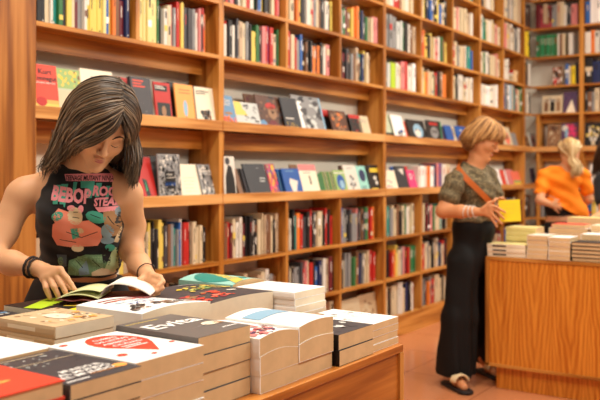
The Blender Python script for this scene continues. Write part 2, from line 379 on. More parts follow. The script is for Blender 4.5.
fcell(XC, XD, 2.98, 'bWWhskwpp', .95, (.25,.3), 6); fcell(XC, XD, 2.65, 'wowswprkgy', .93, (.24,.29), 6); fcell(XC, XD, 2.316, 'knnwwspb', .95, (.24,.29), 6)
fcell(XC, XD, 2.0, 'khschzmPwNN', .9, (.2,.27), 6); fcell(XC, XD, 3.31, rs(12), .9, (.2,.27), 6)
for z in (.165,.48,.81):
    fcell(XA, XB, z, rs(12,'kdhscwbmz'), .9, (.2,.26), 5); fcell(XC, XD, z, rs(12), .9, (.2,.26), 6)
BN += ['far wall behind orange shirt', 'far wall at frame edge']

def proj(X, Y, Z):
    fx, fy = -math.sin(YAW), math.cos(YAW); d = X*fx+Y*fy
    return 300+800*(X*fy-Y*fx)/d, 173-(Z-H)*800/d, d
SP = []
for (side, a, b, z, s, hr, bay, col, fill) in CELLS:
    tot = (b-a)*fill; ws = [rnd.uniform(.6, 1.4) for _ in s]; k = tot/sum(ws); p = a+.002; lim = .9
    gap_h = {.165:.285,.48:.30,.81:.335,2.0:.286,2.316:.305,2.65:.30,2.98:.30,3.31:.31}[z]
    base_h = rnd.uniform(*hr)
    for i, ch in enumerate(s):
        t = ws[i]*k; hh = rnd.uniform(*hr)
        if i and (s[i-1] == ch or {s[i-1], ch} == {'G', 'g'}) and rnd.random() < .75+(ch in 'Gg'): hh = base_h
        base_h = hh; hh = min(hh, gap_h-.012)
        SP.append(dict(side=side, p=p, t=t*.97, h=hh, z=z, c=ch, bay=bay, col=col, i=i, dep=rnd.uniform(.13,.17), off=(rnd.uniform(.03,.055) if bay != 3 else rnd.uniform(.008,.02)) if bay != 4 else .002+.002*(i % 2), s=s,
                       bands=rnd.random(), bc=rnd.choice('wckyrWhs'), sd=rnd.random())); p += t
def spine_area(q):
    if q['side'] == 'L': e = [(-D-q['off'], q['p'], q['z']), (-D-q['off'], q['p']+q['t'], q['z']+q['h'])]
    else: e = [(q['p'], 9.14+q['off'], q['z']), (q['p']+q['t'], 9.14+q['off'], q['z']+q['h'])]
    (x0, y0, d), (x1, y1, _) = proj(*e[0]), proj(*e[1])
    cx0, cx1 = max(min(x0,x1), 0), min(max(x0,x1), 600); cy0, cy1 = max(min(y0,y1), 0), min(max(y0,y1), 400)
    cx = (x0+x1)/2; cy = (y0+y1)/2
    q['px'] = (cx, cy)
    if cx1 <= cx0 or cy1 <= cy0: return 0
    # standing behind people or the tables
    if cx < 138 and cy > 80 and (cx > 34): return 0
    if cx < 35: return 0
    if 448 < cx < 500 and cy > 125: return 0
    if cx > 486 and cy > 230: return 0
    if 540 < cx < 588 and cy > 150: return 0
    if cx > 130 and cx < 340 and cy > 292: return 0
    return (cx1-cx0)*(cy1-cy0)
for q in SP: q['ar'] = spine_area(q)
def spine_mesh(mb, q, slots):
    """One upright book with its spine outwards: boards, rounded spine, page block and a printed band or title marks."""
    def S(m): 
        if m not in slots: slots.append(m)
        return slots.index(m)
    t, hh, dp, z, p, off = q['t'], q['h'], q['dep'], q['z']+.0005, q['p'], q['off']
    if q['side'] == 'L': P = lambda a, d, zz: (-D-off-d, p+a, z+zz)
    else: P = lambda a, d, zz: (p+a, 9.14+off+d, z+zz)
    m = S(pm(q['c'])); pgm = S(PAGE); b = len(mb.v)
    prof = [(0, dp), (0, .0025), (t*.25, .0004), (t*.75, .0004), (t, .0025), (t, dp)]
    for zz in (0, hh):
        for a, d in prof: mb.v.append(P(a, d, zz))
    for i in range(5): mb.f.append((b+i, b+i+1, b+7+i, b+6+i)); mb.m.append(m)
    bt = min(.0015, t*.2)
    inn = [(bt, dp-.001), (bt, .004), (t-bt, .004), (t-bt, dp-.001)]
    c = len(mb.v)
    for zz in (.002, hh-.003):
        for a, d in inn: mb.v.append(P(a, d, zz))
    mb.f += [(c, c+1, c+5, c+4), (c+1, c+2, c+6, c+5), (c+2, c+3, c+7, c+6), (c+3, c, c+4, c+7), (c+4, c+5, c+6, c+7), (c+3, c+2, c+1, c)]; mb.m += [pgm]*6
    mb.f += [(b+6, b+7, c+5, c+4), (b+10, b+11, c+7, c+6), (b+7, b+8, b+9, b+10)]; mb.m += [m]*3
    mb.f += [(b, b+1, c+1, c), (b+4, b+5, c+3, c+2), (b+1, b+2, b+3, b+4)]; mb.m += [m]*3
    lum = sum(PAL[q['c']])/3; tc_ = 'k' if lum > 120 else 'w'
    if q['bands'] < .16: v0 = .08+.6*q['sd']; marks = [(0.02, .98, v0, v0+.1+.1*q['sd'], q['bc']), (.3,.7, .3 if v0 > .45 else .75, .5 if v0 > .45 else .93, tc_)]
    elif q['bands'] < .5: marks = [(.40, .60, .5+.1*q['sd'], .85, tc_), (.36, .64, .06, .09, tc_)]
    elif q['bands'] < .7: marks = [(.40, .60, .6, .85, q['bc'])]
    else: marks = []
    for a0, a1, z0, z1_, cc in marks:
        e = len(mb.v)
        for a, zz in ((a0, z0), (a1, z0), (a1, z1_), (a0, z1_)): mb.v.append(P(t*a, -.0004, hh*zz))
        mb.f.append((e, e+1, e+2, e+3)); mb.m.append(S(pm(cc)))
NSP = 150
order = sorted(range(len(SP)), key=lambda i: -SP[i]['ar'])
ind = set(order[:NSP])
COLS = {2: ['first column', 'second column'], 3: ['first column', 'second column', 'third column'], 1: ['', '']}
mbr = MB(); sl = []
for i, q in enumerate(SP):
    if i in ind:
        mb = MB(); s2 = []; spine_mesh(mb, q, s2)
        nb = q['bay']; col = '' if nb >= 4 else (', ' + ['first','second','third'][q['col']] + ' column')
        size = 'thick' if q['t'] > .033 else 'slim' if q['t'] < .02 else 'medium'
        if ' ' in CN[q['c']]: size = ''
        lb = f"{CN[q['c']]}{' '+size if size else ''} book, {ORD[q['i']]} from left, {RN[q['z']].replace(' the ', ' ')}{col}, {BN[nb].replace(' the ', ' ')}"
        o = mb.build('book', s2); tag(o, lb, 'book', f"books on {RN[q['z']]}{col} of {BN[nb]}")
    elif q['ar'] > 0 or rnd.random() < .7: spine_mesh(mbr, q, sl)
o = mbr.build('shelved_books', sl); tag(o, 'remaining distant or half hidden books standing spine out along the wooden shelves', 'books', kind='stuff')
# ---------------------------------------------------------------- display tables
def table(name, label, x0, x1, y0, y1, zt, veneer, inset=.05, front=True):
    root = empty(name, ((x0+x1)/2, (y0+y1)/2, 0)); tag(root, label, 'display table', 'wooden display tables')
    def P(mb, n, m, bevel=.002): o = mb.build(n, m, bevel=bevel); o.parent = root; o.matrix_parent_inverse = Matrix.Translation(-Vector(root.location)); return o
    mb = MB(); mb.box(x0+inset, x1-inset, y0+inset, y1-inset, 0, .145); P(mb, 'plinth', [veneer])
    mb = MB(); mb.box(x0+.006, x1-.006, y0+.006, y1-.006, .15, zt-.022); P(mb, 'body', [veneer])
    mb = MB(); mb.box(x0, x1, y0, y1, zt-.022, zt); P(mb, 'table_top', [WT if x1 < -1 else WX])
    for (a, b, c, d) in ((x0,x0+.022,y0,y0+.022),(x1-.022,x1,y0,y0+.022),(x0,x0+.022,y1-.022,y1),(x1-.022,x1,y1-.022,y1)):
        mb = MB(); mb.box(a-.001, b+.001, c-.001, d+.001, .145, zt-.0225); P(mb, 'corner_post', [WZ], .001)
    mb = MB(); mb.box(x0-.001, x1+.001, y0-.001, y1+.001, .14, .158); P(mb, 'bottom_rail', [WX], .001)
    return root
table('display_table', 'cherry wood table loaded with book stacks in front of the young woman', -1.90, -1.085, .25, 2.145, .81, WT)
table('display_table', 'cherry wood counter with flamed veneer front beside the woman with yellow book', -1.818, -.2, 4.70, 5.75, .81, WV)

def stack(cx, cy, zb, n, W, L, T, cover, art, what, grp, rot=90, jit=.003, tcopy='copy', labels=None, **kw):
    """n copies of one title lying flat, the top one first built, then copied downwards."""
    top = None; out = []; r = random.Random(int(cx*1000)+int(cy*77))
    for i in range(n):
        z = zb+(n-1-i)*(T+.0008)
        if i == 0:
            top = o = book(W, L, T, cover, '', art, group=grp, **kw)
            o['label'] = what + (', topmost of its stack' if n > 1 else '')
            o.location = (cx, cy, z)
        else:
            if top.children and kw.get('bulge'): pass
            o = copy_tree(top, f"{ORD[i] if i < n-1 or n == 2 else 'lowest'} copy down in the stack under the {grp[0]}"[:200])
            o['label'] = f"{grp[1]}, {ORD[i]} down in its stack"
            o.location = (cx+r.uniform(-jit, jit), cy+r.uniform(-jit, jit), z)
        o.rotation_euler = (0, 0, math.radians(rot)+r.uniform(-1, 1)*jit*2)
        o['group'] = grp[0]; out.append(o)
    return out
TZ = .8105
def st(X1, Y0, Y1, L, ztop, n, cover, art, what, grp, **kw):
    kw.setdefault('spine', cover)
    """stack with its tail edges at x = X1"""
    T = (ztop-TZ)/n-.0008
    return stack(X1-L/2, (Y0+Y1)/2, TZ, n, Y1-Y0, L, T, cover, art, what, grp, **kw)
g = lambda a, b: (a, b)
# front row along the edge
st(-1.10, .715, .905, .25, .968, 5, 'R', [('l',.25,.75,.62,5,.045,.02,'A'),('e',.3,.2,.13,.05,'A'),('e',.55,.3,.16,.03,'O')], 'red hardback with pale blotches at the near corner', g('red hardbacks stacked at the near table corner','red hardback'), hard=True)
st(-1.10, .915, 1.085, .25, .9556, 5, 'd', [('n',.08,.55,.9,.9,26,.03,'sSd',3),('r',.08,.71,.92,.72,'c'),('r',.1,.93,.75,.945,'c'),
   ('t',.55,.30,.58,.06,'MUNDO EL','W'),('t',.50,.22,.70,.06,'AL MUNDO','W'),('t',.46,.14,.72,.06,'EL MUNDO','W'),('r',.42,.115,.84,.125,'O'),('r',.04,.05,.34,.07,'W'),('e',.89,.16,.09,.055,'O')],
   'charcoal paperback with bold white title and small orange disc', g('charcoal paperbacks beside the red hardbacks','charcoal paperback'))
bub = [(.5+.36*math.cos(t)*1.0, .56+.22*math.sin(t)) for t in [i*math.pi/14 for i in range(0, 28)]]
bub = [(u, v) for u, v in bub if not (u > .6 and v < .45)]
st(-1.115, 1.083, 1.28, .262, .9585, 4, 'W', [('e',.60,.66,.32,.30,'R'),('p',[(.34,.50),(.84,.46),(.57,.17)],'R'),
   ('t',.60,.80,.34,.05,'CUERPO','W'),('t',.60,.71,.46,.05,'DE LETRAS','W'),('t',.60,.62,.48,.05,'ABIERTAS','W'),('t',.60,.53,.42,.05,'CIUDAD','W'),('l',.42,.74,.49,2,.05,.02,'W'),
   ('e',.17,.27,.06,.04,'R'),('e',.42,.12,.035,.022,'R'),('e',.12,.9,.05,.03,'R'),('e',.93,.30,.035,.022,'R')],
   'white paperback with a big red speech bubble', g('white paperbacks with the red speech bubble','white red-bubble paperback'))
st(-1.135, 1.285, 1.465, .25, .970, 4, 'Z', [('r',.04,.90,.62,.915,'y'),('t',.49,.53,.92,.22,'Evita','W'),('e',.80,.36,.15,.07,'C'),('e',.90,.33,.07,.05,'D'),('p',[(.35,.30),(.95,.40),(.95,.36)],'s'),('r',.66,.12,.95,.14,'W')],
   'grey paperback with one large white title word', g('grey paperbacks with one large white title word','grey large-word paperback'))
wv = lambda u, v: .010*math.sin(math.pi*u)*(1-v*.4)+.004*(1-u)
st(-1.11, 1.468, 1.626, .235, .935, 3, 'W', [('n',.03,.03,.97,.40,70,.07,'pEDWpM',9),('l',.2,.8,.6,2,.05,.015,'S')],
   'white paperback with mauve blotched picture, cover curling', g('white paperbacks with a mauve picture','white mauve-picture paperback'), bulge=wv, grid=8)
wv2 = lambda u, v: .008*math.sin(math.pi*(u*.9+.1))+.006*u
st(-1.11, 1.629, 1.788, .235, .938, 3, 'W', [('r',.06,.55,.92,.80,'i')], 'white paperback with a sky blue box, cover curling', g('white paperbacks with a sky blue box','white blue-box paperback'), bulge=wv2, grid=8)
st(-1.10, 1.80, 1.985, .225, .894, 2, 'd', [('n',.1,.1,.9,.9,34,.10,'WdSk',5),('r',.55,.55,.95,.9,'W'),('p',[(.05,.8),(.5,.95),(.6,.7)],'W')],
   'dark grey book splashed with white, black spine outwards', g('dark grey white-splashed books','dark grey splashed book'), spine='k', spine_art=[('r',.42,.3,.58,.7,'w')])
st(-1.105, 1.992, 2.15, .23, .891, 4, 'W', [('n',.1,.35,.95,.8,40,.05,'SWsW',8),('l',.1,.9,.3,3,.08,.01,'S'),('r',.0,.86,.4,1,'D')],
   'white map-like paperback at the far table corner', g('white map-like paperbacks at the far corner','white map-like paperback'))
# middle row
st(-1.368, .925, 1.10, .255, .957, 3, 'W', [('e',.5,.5,.12,.03,'y'),('e',.56,.53,.05,.02,'O'),('n',.2,.55,.8,.75,12,.03,'SW',4)], 'white book with faint yellow mark behind the red hardbacks', g('white books with a yellow mark','white yellow-mark book'))
st(-1.45, 1.165, 1.338, .21, .978, 6, 'u', [('n',.1,.15,.95,.95,46,.08,'ucDOCCu',12),('e',.55,.5,.16,.2,'C'),('n',.6,.1,.98,.5,16,.05,'shD',3)],
   'sandy paperback with faded picture, spine lettering outwards', g('sandy picture paperbacks','sandy picture paperback'), spine='u', spine_art=[('l',.2,.75,.7,1,.2,.35,'C')], page=PAGEW)
st(-1.375, 1.16, 1.28, .05, .944, 1, 'k', [], 'black booklet edge peeping out under the sandy book', g('black booklet','black booklet'))
cv = lambda u, v: .016*math.sin(math.pi*min(1, u*.75+.25))+.008*(1-v)*u
st(-1.405, 1.385, 1.64, .235, .968, 3, 'W', [('l',.15,.85,.86,2,.10,.035,'M'),('t',.5,.70,.6,.06,'VIVA','A'),('t',.5,.56,.66,.06,'SOMOS','i'),('t',.52,.42,.62,.06,'TANGO','B'),
    ('n',.04,.12,.96,.36,70,.05,'kdhskD',21)],
   'thick white book, coloured title and dark crowd picture, cover bowed', g('white books with coloured titles','white coloured-title book'), bulge=cv, grid=10, page=PAGEW)
bv = lambda u, v: .012*math.sin(math.pi*u)*(v*.5+.5)
st(-1.435, 1.655, 1.965, .27, .962, 2, 'd', [('n',.05,.05,.55,.45,46,.05,'RAMD',31),('n',.35,.55,.95,.85,46,.045,'Lyqg',33),('e',.72,.34,.07,.035,'w'),('r',.5,.9,.8,.93,'s')],
   'large dark cookbook with green and red plants on cover', g('large dark plant-picture books','large dark plant-picture book'), bulge=bv, grid=8, page=PAGEW)
st(-1.36, 1.972, 2.14, .225, .962, 7, 'W', [('l',.2,.8,.6,2,.1,.01,'S')], 'slim white booklet on the tall pile at the far end', g('slim white booklets','slim white booklet'), jit=.006, page=PAGEW)
st(-1.60, 1.975, 2.14, .23, .966, 2, 'T', [('e',.5,.5,.5,.42,'t'),('p',[(.1,.0),(.35,.0),(.95,.9),(.75,1)],'y'),('e',.7,.3,.2,.15,'T')], 'teal and mint book with a yellow stripe, far end', g('teal yellow-striped books','teal yellow-striped book'), bulge=lambda u, v: .012*math.sin(math.pi*u), grid=6)
st(-1.72, .93, 1.15, .17, .945, 2, 'w', [], 'white book at the near inner corner of the table', g('white books at the near inner corner','white inner-corner book'))
st(-1.705, 1.165, 1.335, .18, .950, 3, 'K', [('n',.1,.1,.9,.9,40,.08,'EMSIk',14)], 'slate book with mottled violet picture at the inner table edge', g('slate mottled books','slate mottled book'), page=PAGEW, rot=-90)
st(-1.646, 1.345, 1.545, .24, .962, 8, 'k', [('p',[(.0,.2),(.9,.55),(1,.35),(.3,.0)],'l'),('p',[(.1,.7),(.7,.98),(.8,.85)],'N'),('p',[(.02,.45),(.5,.75),(.6,.6)],'q'),('n',.1,.1,.9,.9,16,.05,'lqk',9)],
   'slim black magazine with acid yellow shapes under the open book', g('black and acid yellow magazines','black and yellow magazine'), jit=.008, page=PAGEW, rot=-90)
# books on the far counter
st2 = lambda X0, X1, Y0, dep, zb, ztop, n, cover, what, grp, art=(), **kw: stack((X0+X1)/2, Y0+dep/2, zb, n, X1-X0, dep, (ztop-zb)/n-.0008, cover, art, what, grp, rot=0, **kw)
# spine faces the aisle: rotate so that the spine looks to -y
def st3(X0, X1, Y0, dep, ztop, n, cover, what, grp, art=(), **kw):
    return stack((X0+X1)/2, Y0+dep/2, TZ, n, dep, X1-X0, (ztop-TZ)/n-.0008, cover, art, what, grp, rot=90, **kw)
st3(-1.812, -1.575, 4.712, .16, .889, 3, 'Y', 'pale yellow book with black spine bars at the counter corner', g('pale books with black spine bars','pale black-barred book'), spine='C', spine_art=[('r',.14,.3,.5,.7,'k')])
st3(-1.755, -1.565, 4.885, .16, .983, 6, 'Y', 'yellowish paperback on the pile behind the black-barred books', g('yellowish paperbacks','yellowish paperback'), spine='Y')
st2(-1.563, -1.442, 4.712, .18, TZ, .950, 5, 'w', 'white paperback on the first of two white piles', g('white paperbacks, first white pile','white paperback of first white pile'))
st2(-1.436, -1.312, 4.712, .18, TZ, .944, 5, 'W', 'white paperback on the second white pile next to black books', g('white paperbacks, second white pile','white paperback of second white pile'))
st2(-1.303, -1.10, 4.712, .17, TZ, .922, 5, 'k', 'black hardback on the counter pile', g('black hardbacks on the counter','black counter hardback'), spine='k', hard=True)
st2(-1.30, -1.12, 4.90, .17, TZ, .955, 4, 'W', 'white book on the pile behind the black hardbacks', g('white books behind the black hardbacks','white book behind the black hardbacks'))
o = st2(-1.545, -1.31, 5.08, .17, TZ, .975, 5, 'w', 'white book beneath the orange one', g('white books beneath the orange one','white book beneath the orange one'))
st2(-1.53, -1.325, 5.085, .16, .976, .999, 1, 'R', 'single orange-red book lying on the white pile', g('orange-red book','orange-red book'))
st2(-1.29, -1.10, 5.09, .17, TZ, .998, 5, 'C', 'cream book on the tall pile at the frame edge', g('cream books at the frame edge','cream book at the frame edge'))
st2(-1.50, -1.27, 5.32, .16, TZ, 1.03, 5, 'Y', 'pale yellow book on the farthest counter pile', g('pale yellow books farthest back','farthest pale yellow book'), spine='p')
st2(-1.25, -1.03, 5.32, .16, TZ, 1.03, 5, 'c', 'beige book on the farthest counter pile at the edge', g('beige books farthest back','farthest beige book'))

# ---------------------------------------------------------------- face-out books on the ledges
def atY_(px, X):     # y on the plane x = X seen at picture column px
    return -X/math.tan(YAW-math.atan((px-300)/800))
def face(p0, p1, h, z, cover, art, label, lean=16, T=.02, off=0, side='L', grp=None, **kw):
    off = min(round(off/.004)*.011, .085); T = min(T, .010) if off or T == .02 else T
    if z == 1.600 and p0 < 222 and side == 'L': lean = 8
    ln = math.radians(lean); X = -D-.022-off
    if side == 'L':
        y0, y1 = atY_(p0, X), atY_(p1, X); W = y1-y0
        M = Matrix(((0, -math.sin(ln), math.cos(ln)), (1, 0, 0), (0, math.cos(ln), math.sin(ln))))
        c = Vector((X, (y0+y1)/2, z))
    else:
        Yp = 9.14+.03+off
        xs = [-Yp*math.tan(YAW-math.atan((p-300)/800)) for p in (p0, p1)]; W = xs[1]-xs[0]
        M = Matrix(((1, 0, 0), (0, math.sin(ln), -math.cos(ln)), (0, math.cos(ln), math.sin(ln))))
        c = Vector(((xs[0]+xs[1])/2, Yp, z))
    o = book(W, h, T, cover, label, art, group=grp, **kw)
    # origin at centre of the back board: lift by half the height, push back by the thickness
    up = M @ Vector((0, 1, 0)); nrm = M @ Vector((0, 0, 1))
    o.matrix_world = Matrix.Translation(c+up*(h/2)-nrm*T+Vector((0,0,T*math.sin(ln)+.001))) @ M.to_4x4()
    return o
ZU, ZL = 1.600, 1.178
GU, GL = 'face-out books on the upper ledge', 'face-out books on the lower ledge'
U = lambda *a, **k: face(a[0], a[1], a[2], ZU, *a[3:], grp=GU, **k)
Lw = lambda *a, **k: face(a[0], a[1], a[2], ZL, *a[3:], grp=GL, **k)
# upper ledge, first bay
U(35, 60, .215, 'R', [('r',0,.0,1,.16,'y'),('r',0,.16,1,.24,'O'),('e',.3,.20,.22,.10,'r'),('t',.52,.80,.56,.11,'Kurt','k'),('t',.5,.66,.94,.10,'Vonnegut','k'),('t',.5,.59,.8,.035,'GRANDES RELATOS','w')], 'orange-red book with black author name at the wooden pier')
U(60, 83, .21, 'F', [('r',0,.55,1,1,'L'),('n',.05,.6,.95,.95,30,.09,'Lhqy',3),('r',0,0,1,.5,'c')], 'cream book with olive landscape top next to the red book', off=.004)
U(84, 116, .225, 'C', [('l',.3,.75,.85,2,.07,.02,'s')], 'thick ivory book partly behind the young woman head', T=.04, off=.004)
U(113, 137, .215, 'r', [('t',.28,.78,.3,.04,'RED','w'),('r',.08,.5,.2,.95,'w'),('r',.3,.5,.36,.9,'w')], 'red book with white vertical lettering behind the charcoal book', off=.022)
U(134, 154, .215, 'd', [('l',.1,.7,.93,3,.07,.035,'R'),('n',.1,.1,.9,.4,9,.02,'s',3)], 'charcoal book with red title lines on the upper ledge', T=.025)
for i in range(3): U(166+i*3, 172+i*3, .222, 'k', [], f'{["","another ","third "][i]}black book behind the red book with black label'.strip(), off=.03-i*.006, T=.03)
U(157, 173, .205, 'r', [('r',.02,.76,.82,.92,'k'),('l',.08,.75,.90,2,.05,.022,'w'),('r',.12,.03,.92,.46,'k'),('e',.5,.24,.14,.14,'D')], 'red book with black label and dark portrait box')
U(178, 196, .21, 'O', [('e',.5,.36,.12,.22,'i'),('p',[(.46,.0),(.52,.0),(.5,.2)],'h'),('l',.2,.85,.86,2,.08,.02,'R')], 'orange book with pale blue feather')
U(198, 216, .208, 'C', [('t',.40,.86,.68,.05,'JOSEPH','k'),('t',.32,.79,.5,.05,'ROTH','k'),('n',.25,.08,.75,.34,26,.1,'dksh',6)], 'cream book with black author name and dark sketch')
# upper ledge, middle bay
U(224.5, 238, .185, 'I', [('t',.42,.78,.7,.09,'ALADINO','w'),('t',.42,.66,.7,.09,'BEIRUT','w'),('n',.05,.02,.95,.25,26,.12,'RoA',2),('e',.5,.4,.3,.05,'D')], 'blue-grey book with orange flames along its foot')
U(251, 264, .23, 'h', [('n',.05,.05,.95,.95,20,.1,'hmH',2)], 'dark brown book behind the yellow and grey one', off=.03)
U(238.5, 262, .155, 'S', [('r',0,0,.55,.16,'y'),('p',[(0,.45),(.5,.45),(.25,1),(0,1)],'y'),('n',.35,.2,.95,.9,30,.08,'sSd',8)], 'low grey and yellow book in middle bay')
U(262, 287, .225, 'H', [('n',.03,.03,.97,.97,46,.09,'Hkhd',4),('e',.55,.48,.17,.2,'D'),('e',.52,.68,.2,.10,'r'),('p',[(.2,0),(.8,0),(.6,.25),(.4,.25)],'m'),('e',.1,.1,.15,.15,'I')], 'dark brown book with painted face in red cap', off=.006)
U(287, 303, .225, 'K', [('r',.1,.34,.6,.37,'w'),('n',.1,.05,.9,.22,26,.05,'qKh',5)], 'slate book with small yellow foot lettering')
U(299, 327, .255, 's', [('p',[(.02,0),(.28,0),(.22,.45),(.40,.55),(.2,.75),(.35,.85),(.02,.8)],'W'),('n',.35,.1,.95,.95,34,.16,'sSdKs',17),('r',.95,0,1,1,'i')], 'tall grey and white photo book with blue edge', off=.003)
U(326, 335, .18, 'r', [('r',0,0,1,.7,'k')], 'red topped black book behind the photo book', off=.014)
U(334, 350, .175, 'H', [('n',.1,.1,.9,.9,40,.1,'oDhH',6)], 'dark brown book with orange mottled picture')
U(342, 356, .158, 'k', [('l',.1,.6,.8,2,.1,.03,'s')], 'plain black book between mottled brown and red topped ones', off=.012)
U(353, 364, .158, 'k', [('r',0,.82,1,1,'r'),('n',.1,.1,.9,.7,16,.08,'rk',6)], 'black book with a red top band')
U(362, 372, .158, 'c', [('l',.2,.8,.8,2,.1,.03,'s')], 'small cream book at the end of the middle bay')
# upper ledge, third bay
U(387, 397, .20, 'F', [('r',0,0,1,.22,'k')], 'pale book with a black foot at the start of third bay', off=.01)
U(396, 407, .20, 'W', [('n',.3,.02,.9,.35,18,.1,'KsB',6)], 'white book with small dark drawing')
U(406, 413, .16, 'A', [], 'salmon book behind the white one', off=.01)
U(411, 428, .178, 'k', [('e',.55,.45,.28,.36,'i'),('e',.5,.35,.18,.2,'w'),('e',.45,.5,.05,.04,'k'),('e',.65,.5,.05,.04,'k')], 'black book with a pale blue face')
U(428, 443, .185, 'k', [('r',.2,.78,.75,.9,'r'),('e',.5,.42,.26,.28,'s'),('e',.42,.46,.06,.08,'k'),('e',.6,.46,.06,.08,'k'),('r',.93,0,1,1,'G')], 'black book with grey skull, red title and green edge', lean=8)
U(442, 448, .15, 'E', [], 'plum book beside the skull book', off=.008)
U(448, 455, .165, 'B', [], 'dark blue book leaning beside the plum one')
U(454, 461, .15, 'c', [('n',.1,.1,.9,.9,16,.15,'hsD',2)], 'cream picture book near the blonde hair', off=.004)
U(459, 476, .17, 'B', [('n',.2,.2,.8,.8,10,.1,'Iw',2)], 'blue book half behind the blonde hair')
U(498, 507, .24, 'k', [('n',.1,.1,.9,.9,10,.1,'hd',2)], 'tall dark book beyond the blonde head', off=.02)
U(505, 514, .225, 'c', [('e',.5,.42,.26,.3,'A'),('e',.5,.5,.15,.13,'D'),('r',0,.0,1,.08,'s')], 'cream book with oval portrait beyond the blonde head')
U(513, 519, .17, 's', [], 'grey book last on third bay upper ledge', off=.005)
U(526, 531, .15, 'h', [('n',.1,.1,.9,.9,12,.2,'Dkc',2)], 'small brown book in the corner section', lean=14)
U(532, 539.5, .19, 'w', [('e',.5,.5,.3,.35,'p'),('e',.5,.55,.15,.16,'h')], 'white book with pink portrait in the corner section', lean=14)
# lower ledge
Lw(128, 140, .20, 'w', [('e',.8,.75,.3,.2,'G')], 'white book with a green spot by the woman shoulder', off=.01)
Lw(138, 158, .232, 'r', [('l',.1,.6,.92,2,.06,.03,'m'),('p',[(.5,.05),(.7,.1),(.62,.45),(.4,.5)],'k'),('p',[(.5,.2),(.6,.2),(.55,.5)],'G')], 'red book with a green feather', off=.004)
for i in range(3): Lw(151+i*3, 160+i*3, .24, 'k', [('r',.0,.1,.3,.9,'d')], f'black book, {ORD[i]} of three behind the patterned cover', off=.032-i*.008, T=.012)
Lw(160, 182, .243, 's', [('n',.02,.02,.98,.98,150,.05,'kkwk',5),('r',.28,.22,.74,.62,'k'),('r',.28,.30,.74,.38,'B'),('l',.36,.68,.56,2,.07,.03,'w')], 'black and white patterned book with black label', lean=5)
Lw(183, 203, .195, 'C', [('l',.2,.8,.6,5,.1,.012,'u')], 'plain ivory book on the lower ledge', off=.003)
Lw(204, 216.5, .195, 's', [('n',.05,.05,.95,.95,60,.1,'kdwS',5),('l',.2,.8,.9,2,.08,.04,'w')], 'black and white photo book by the upright', off=.001)
Lw(225, 237, .24, 'w', [('p',[(.1,0),(.95,0),(.9,.45),(.72,.75),(.45,.8),(.2,.5)],'k'),('e',.42,.88,.2,.09,'d')], 'white book with a figure in dark suit', lean=6)
for i in range(4): Lw(236+i*4, 242+i*4, .175, 'khkd'[i], [], f'{["black","brown","second black","charcoal"][i]} book in the overlapping run beside the suited figure', off=.012-i*.003, T=.02, lean=20)
Lw(272, 280.5, .205, 'M', [('n',.05,.05,.95,.95,50,.15,'qoPv',5)], 'orange and pink patterned book behind the slate cover', off=.008)
Lw(251, 272, .208, 'K', [('l',.62,.92,.55,2,.09,.03,'S'),('r',.6,.85,.7,.87,'s')], 'slate book with small grey title, lower ledge', lean=20)
for i in range(3): Lw(278+i*4, 286+i*4, .172, 'B', [('r',.0,.1,.2,.9,'I')], f'blue book, {ORD[i]} of three behind the white shape cover', off=.016-i*.004, T=.016)
Lw(287, 304, .175, 'B', [('p',[(.38,.62),(.62,.55),(.82,.5),(.7,.3),(.6,.02),(.42,.02),(.3,.45)],'w'),('l',.2,.8,.92,1,.1,.05,'I')], 'blue book with a white torn shape')
Lw(296, 308, .205, 'D', [], 'tan book behind the ivory figure book', off=.02)
Lw(304, 321, .205, 'C', [('r',0,.78,1,1,'p'),('p',[(.5,.3),(.6,.3),(.58,.6),(.5,.62)],'d'),('l',.2,.7,.72,1,.1,.03,'s')], 'ivory book with pink top and tiny figure', off=.003)
Lw(319, 325, .14, 'g', [], 'small green book in the middle of the lower ledge', off=.008)
for i in range(4): Lw(325+i*3.3, 331+i*3.3, .155, 'LcLc'[i], [('r',0,0,.2,1,'g')], f'{["sage","cream","second sage","second cream"][i]} book in the green-edged run on the lower ledge', off=.016-i*.004, T=.016)
Lw(338, 349, .165, 'L', [('e',.5,.45,.35,.35,'B'),('e',.55,.35,.2,.2,'i'),('r',0,.85,1,.9,'w')], 'sage book with a blue picture')
Lw(345, 353, .20, 'H', [], 'brown book behind the white sketch cover', off=.02)
Lw(349, 361, .205, 'w', [('n',.3,.15,.7,.6,20,.1,'sdS',5),('l',.2,.8,.9,1,.1,.03,'s')], 'white book with a grey sketch')
Lw(361, 371, .20, 'T', [('e',.5,.62,.3,.24,'n'),('l',.2,.8,.2,2,.08,.03,'n')], 'mint book with a navy oval')
Lw(370.5, 382, .205, 'k', [('r',.2,.72,.9,.88,'q'),('e',.55,.5,.14,.08,'w'),('e',.65,.32,.12,.08,'w'),('r',.2,.06,.7,.12,'q')], 'black book with yellow title and white spots', lean=10)
Lw(387.5, 399, .165, 'C', [('n',.1,.1,.7,.5,14,.08,'pPC',5)], 'pale book with pink sketch, third bay')
Lw(396, 402, .20, 'b', [], 'blue book behind the pale pink one', off=.014)
Lw(400, 410, .205, 'K', [('p',[(.3,.85),(.8,.9),(.7,.6)],'w')], 'slate book with a white mark, third bay')
Lw(405, 412.5, .205, 'r', [], 'red book behind the slate one', off=.012)
Lw(411, 419, .17, 'P', [('n',.2,.4,.9,.8,8,.1,'w',5)], 'magenta book with white marks')
GS = 'books standing spine out on the lower ledge'
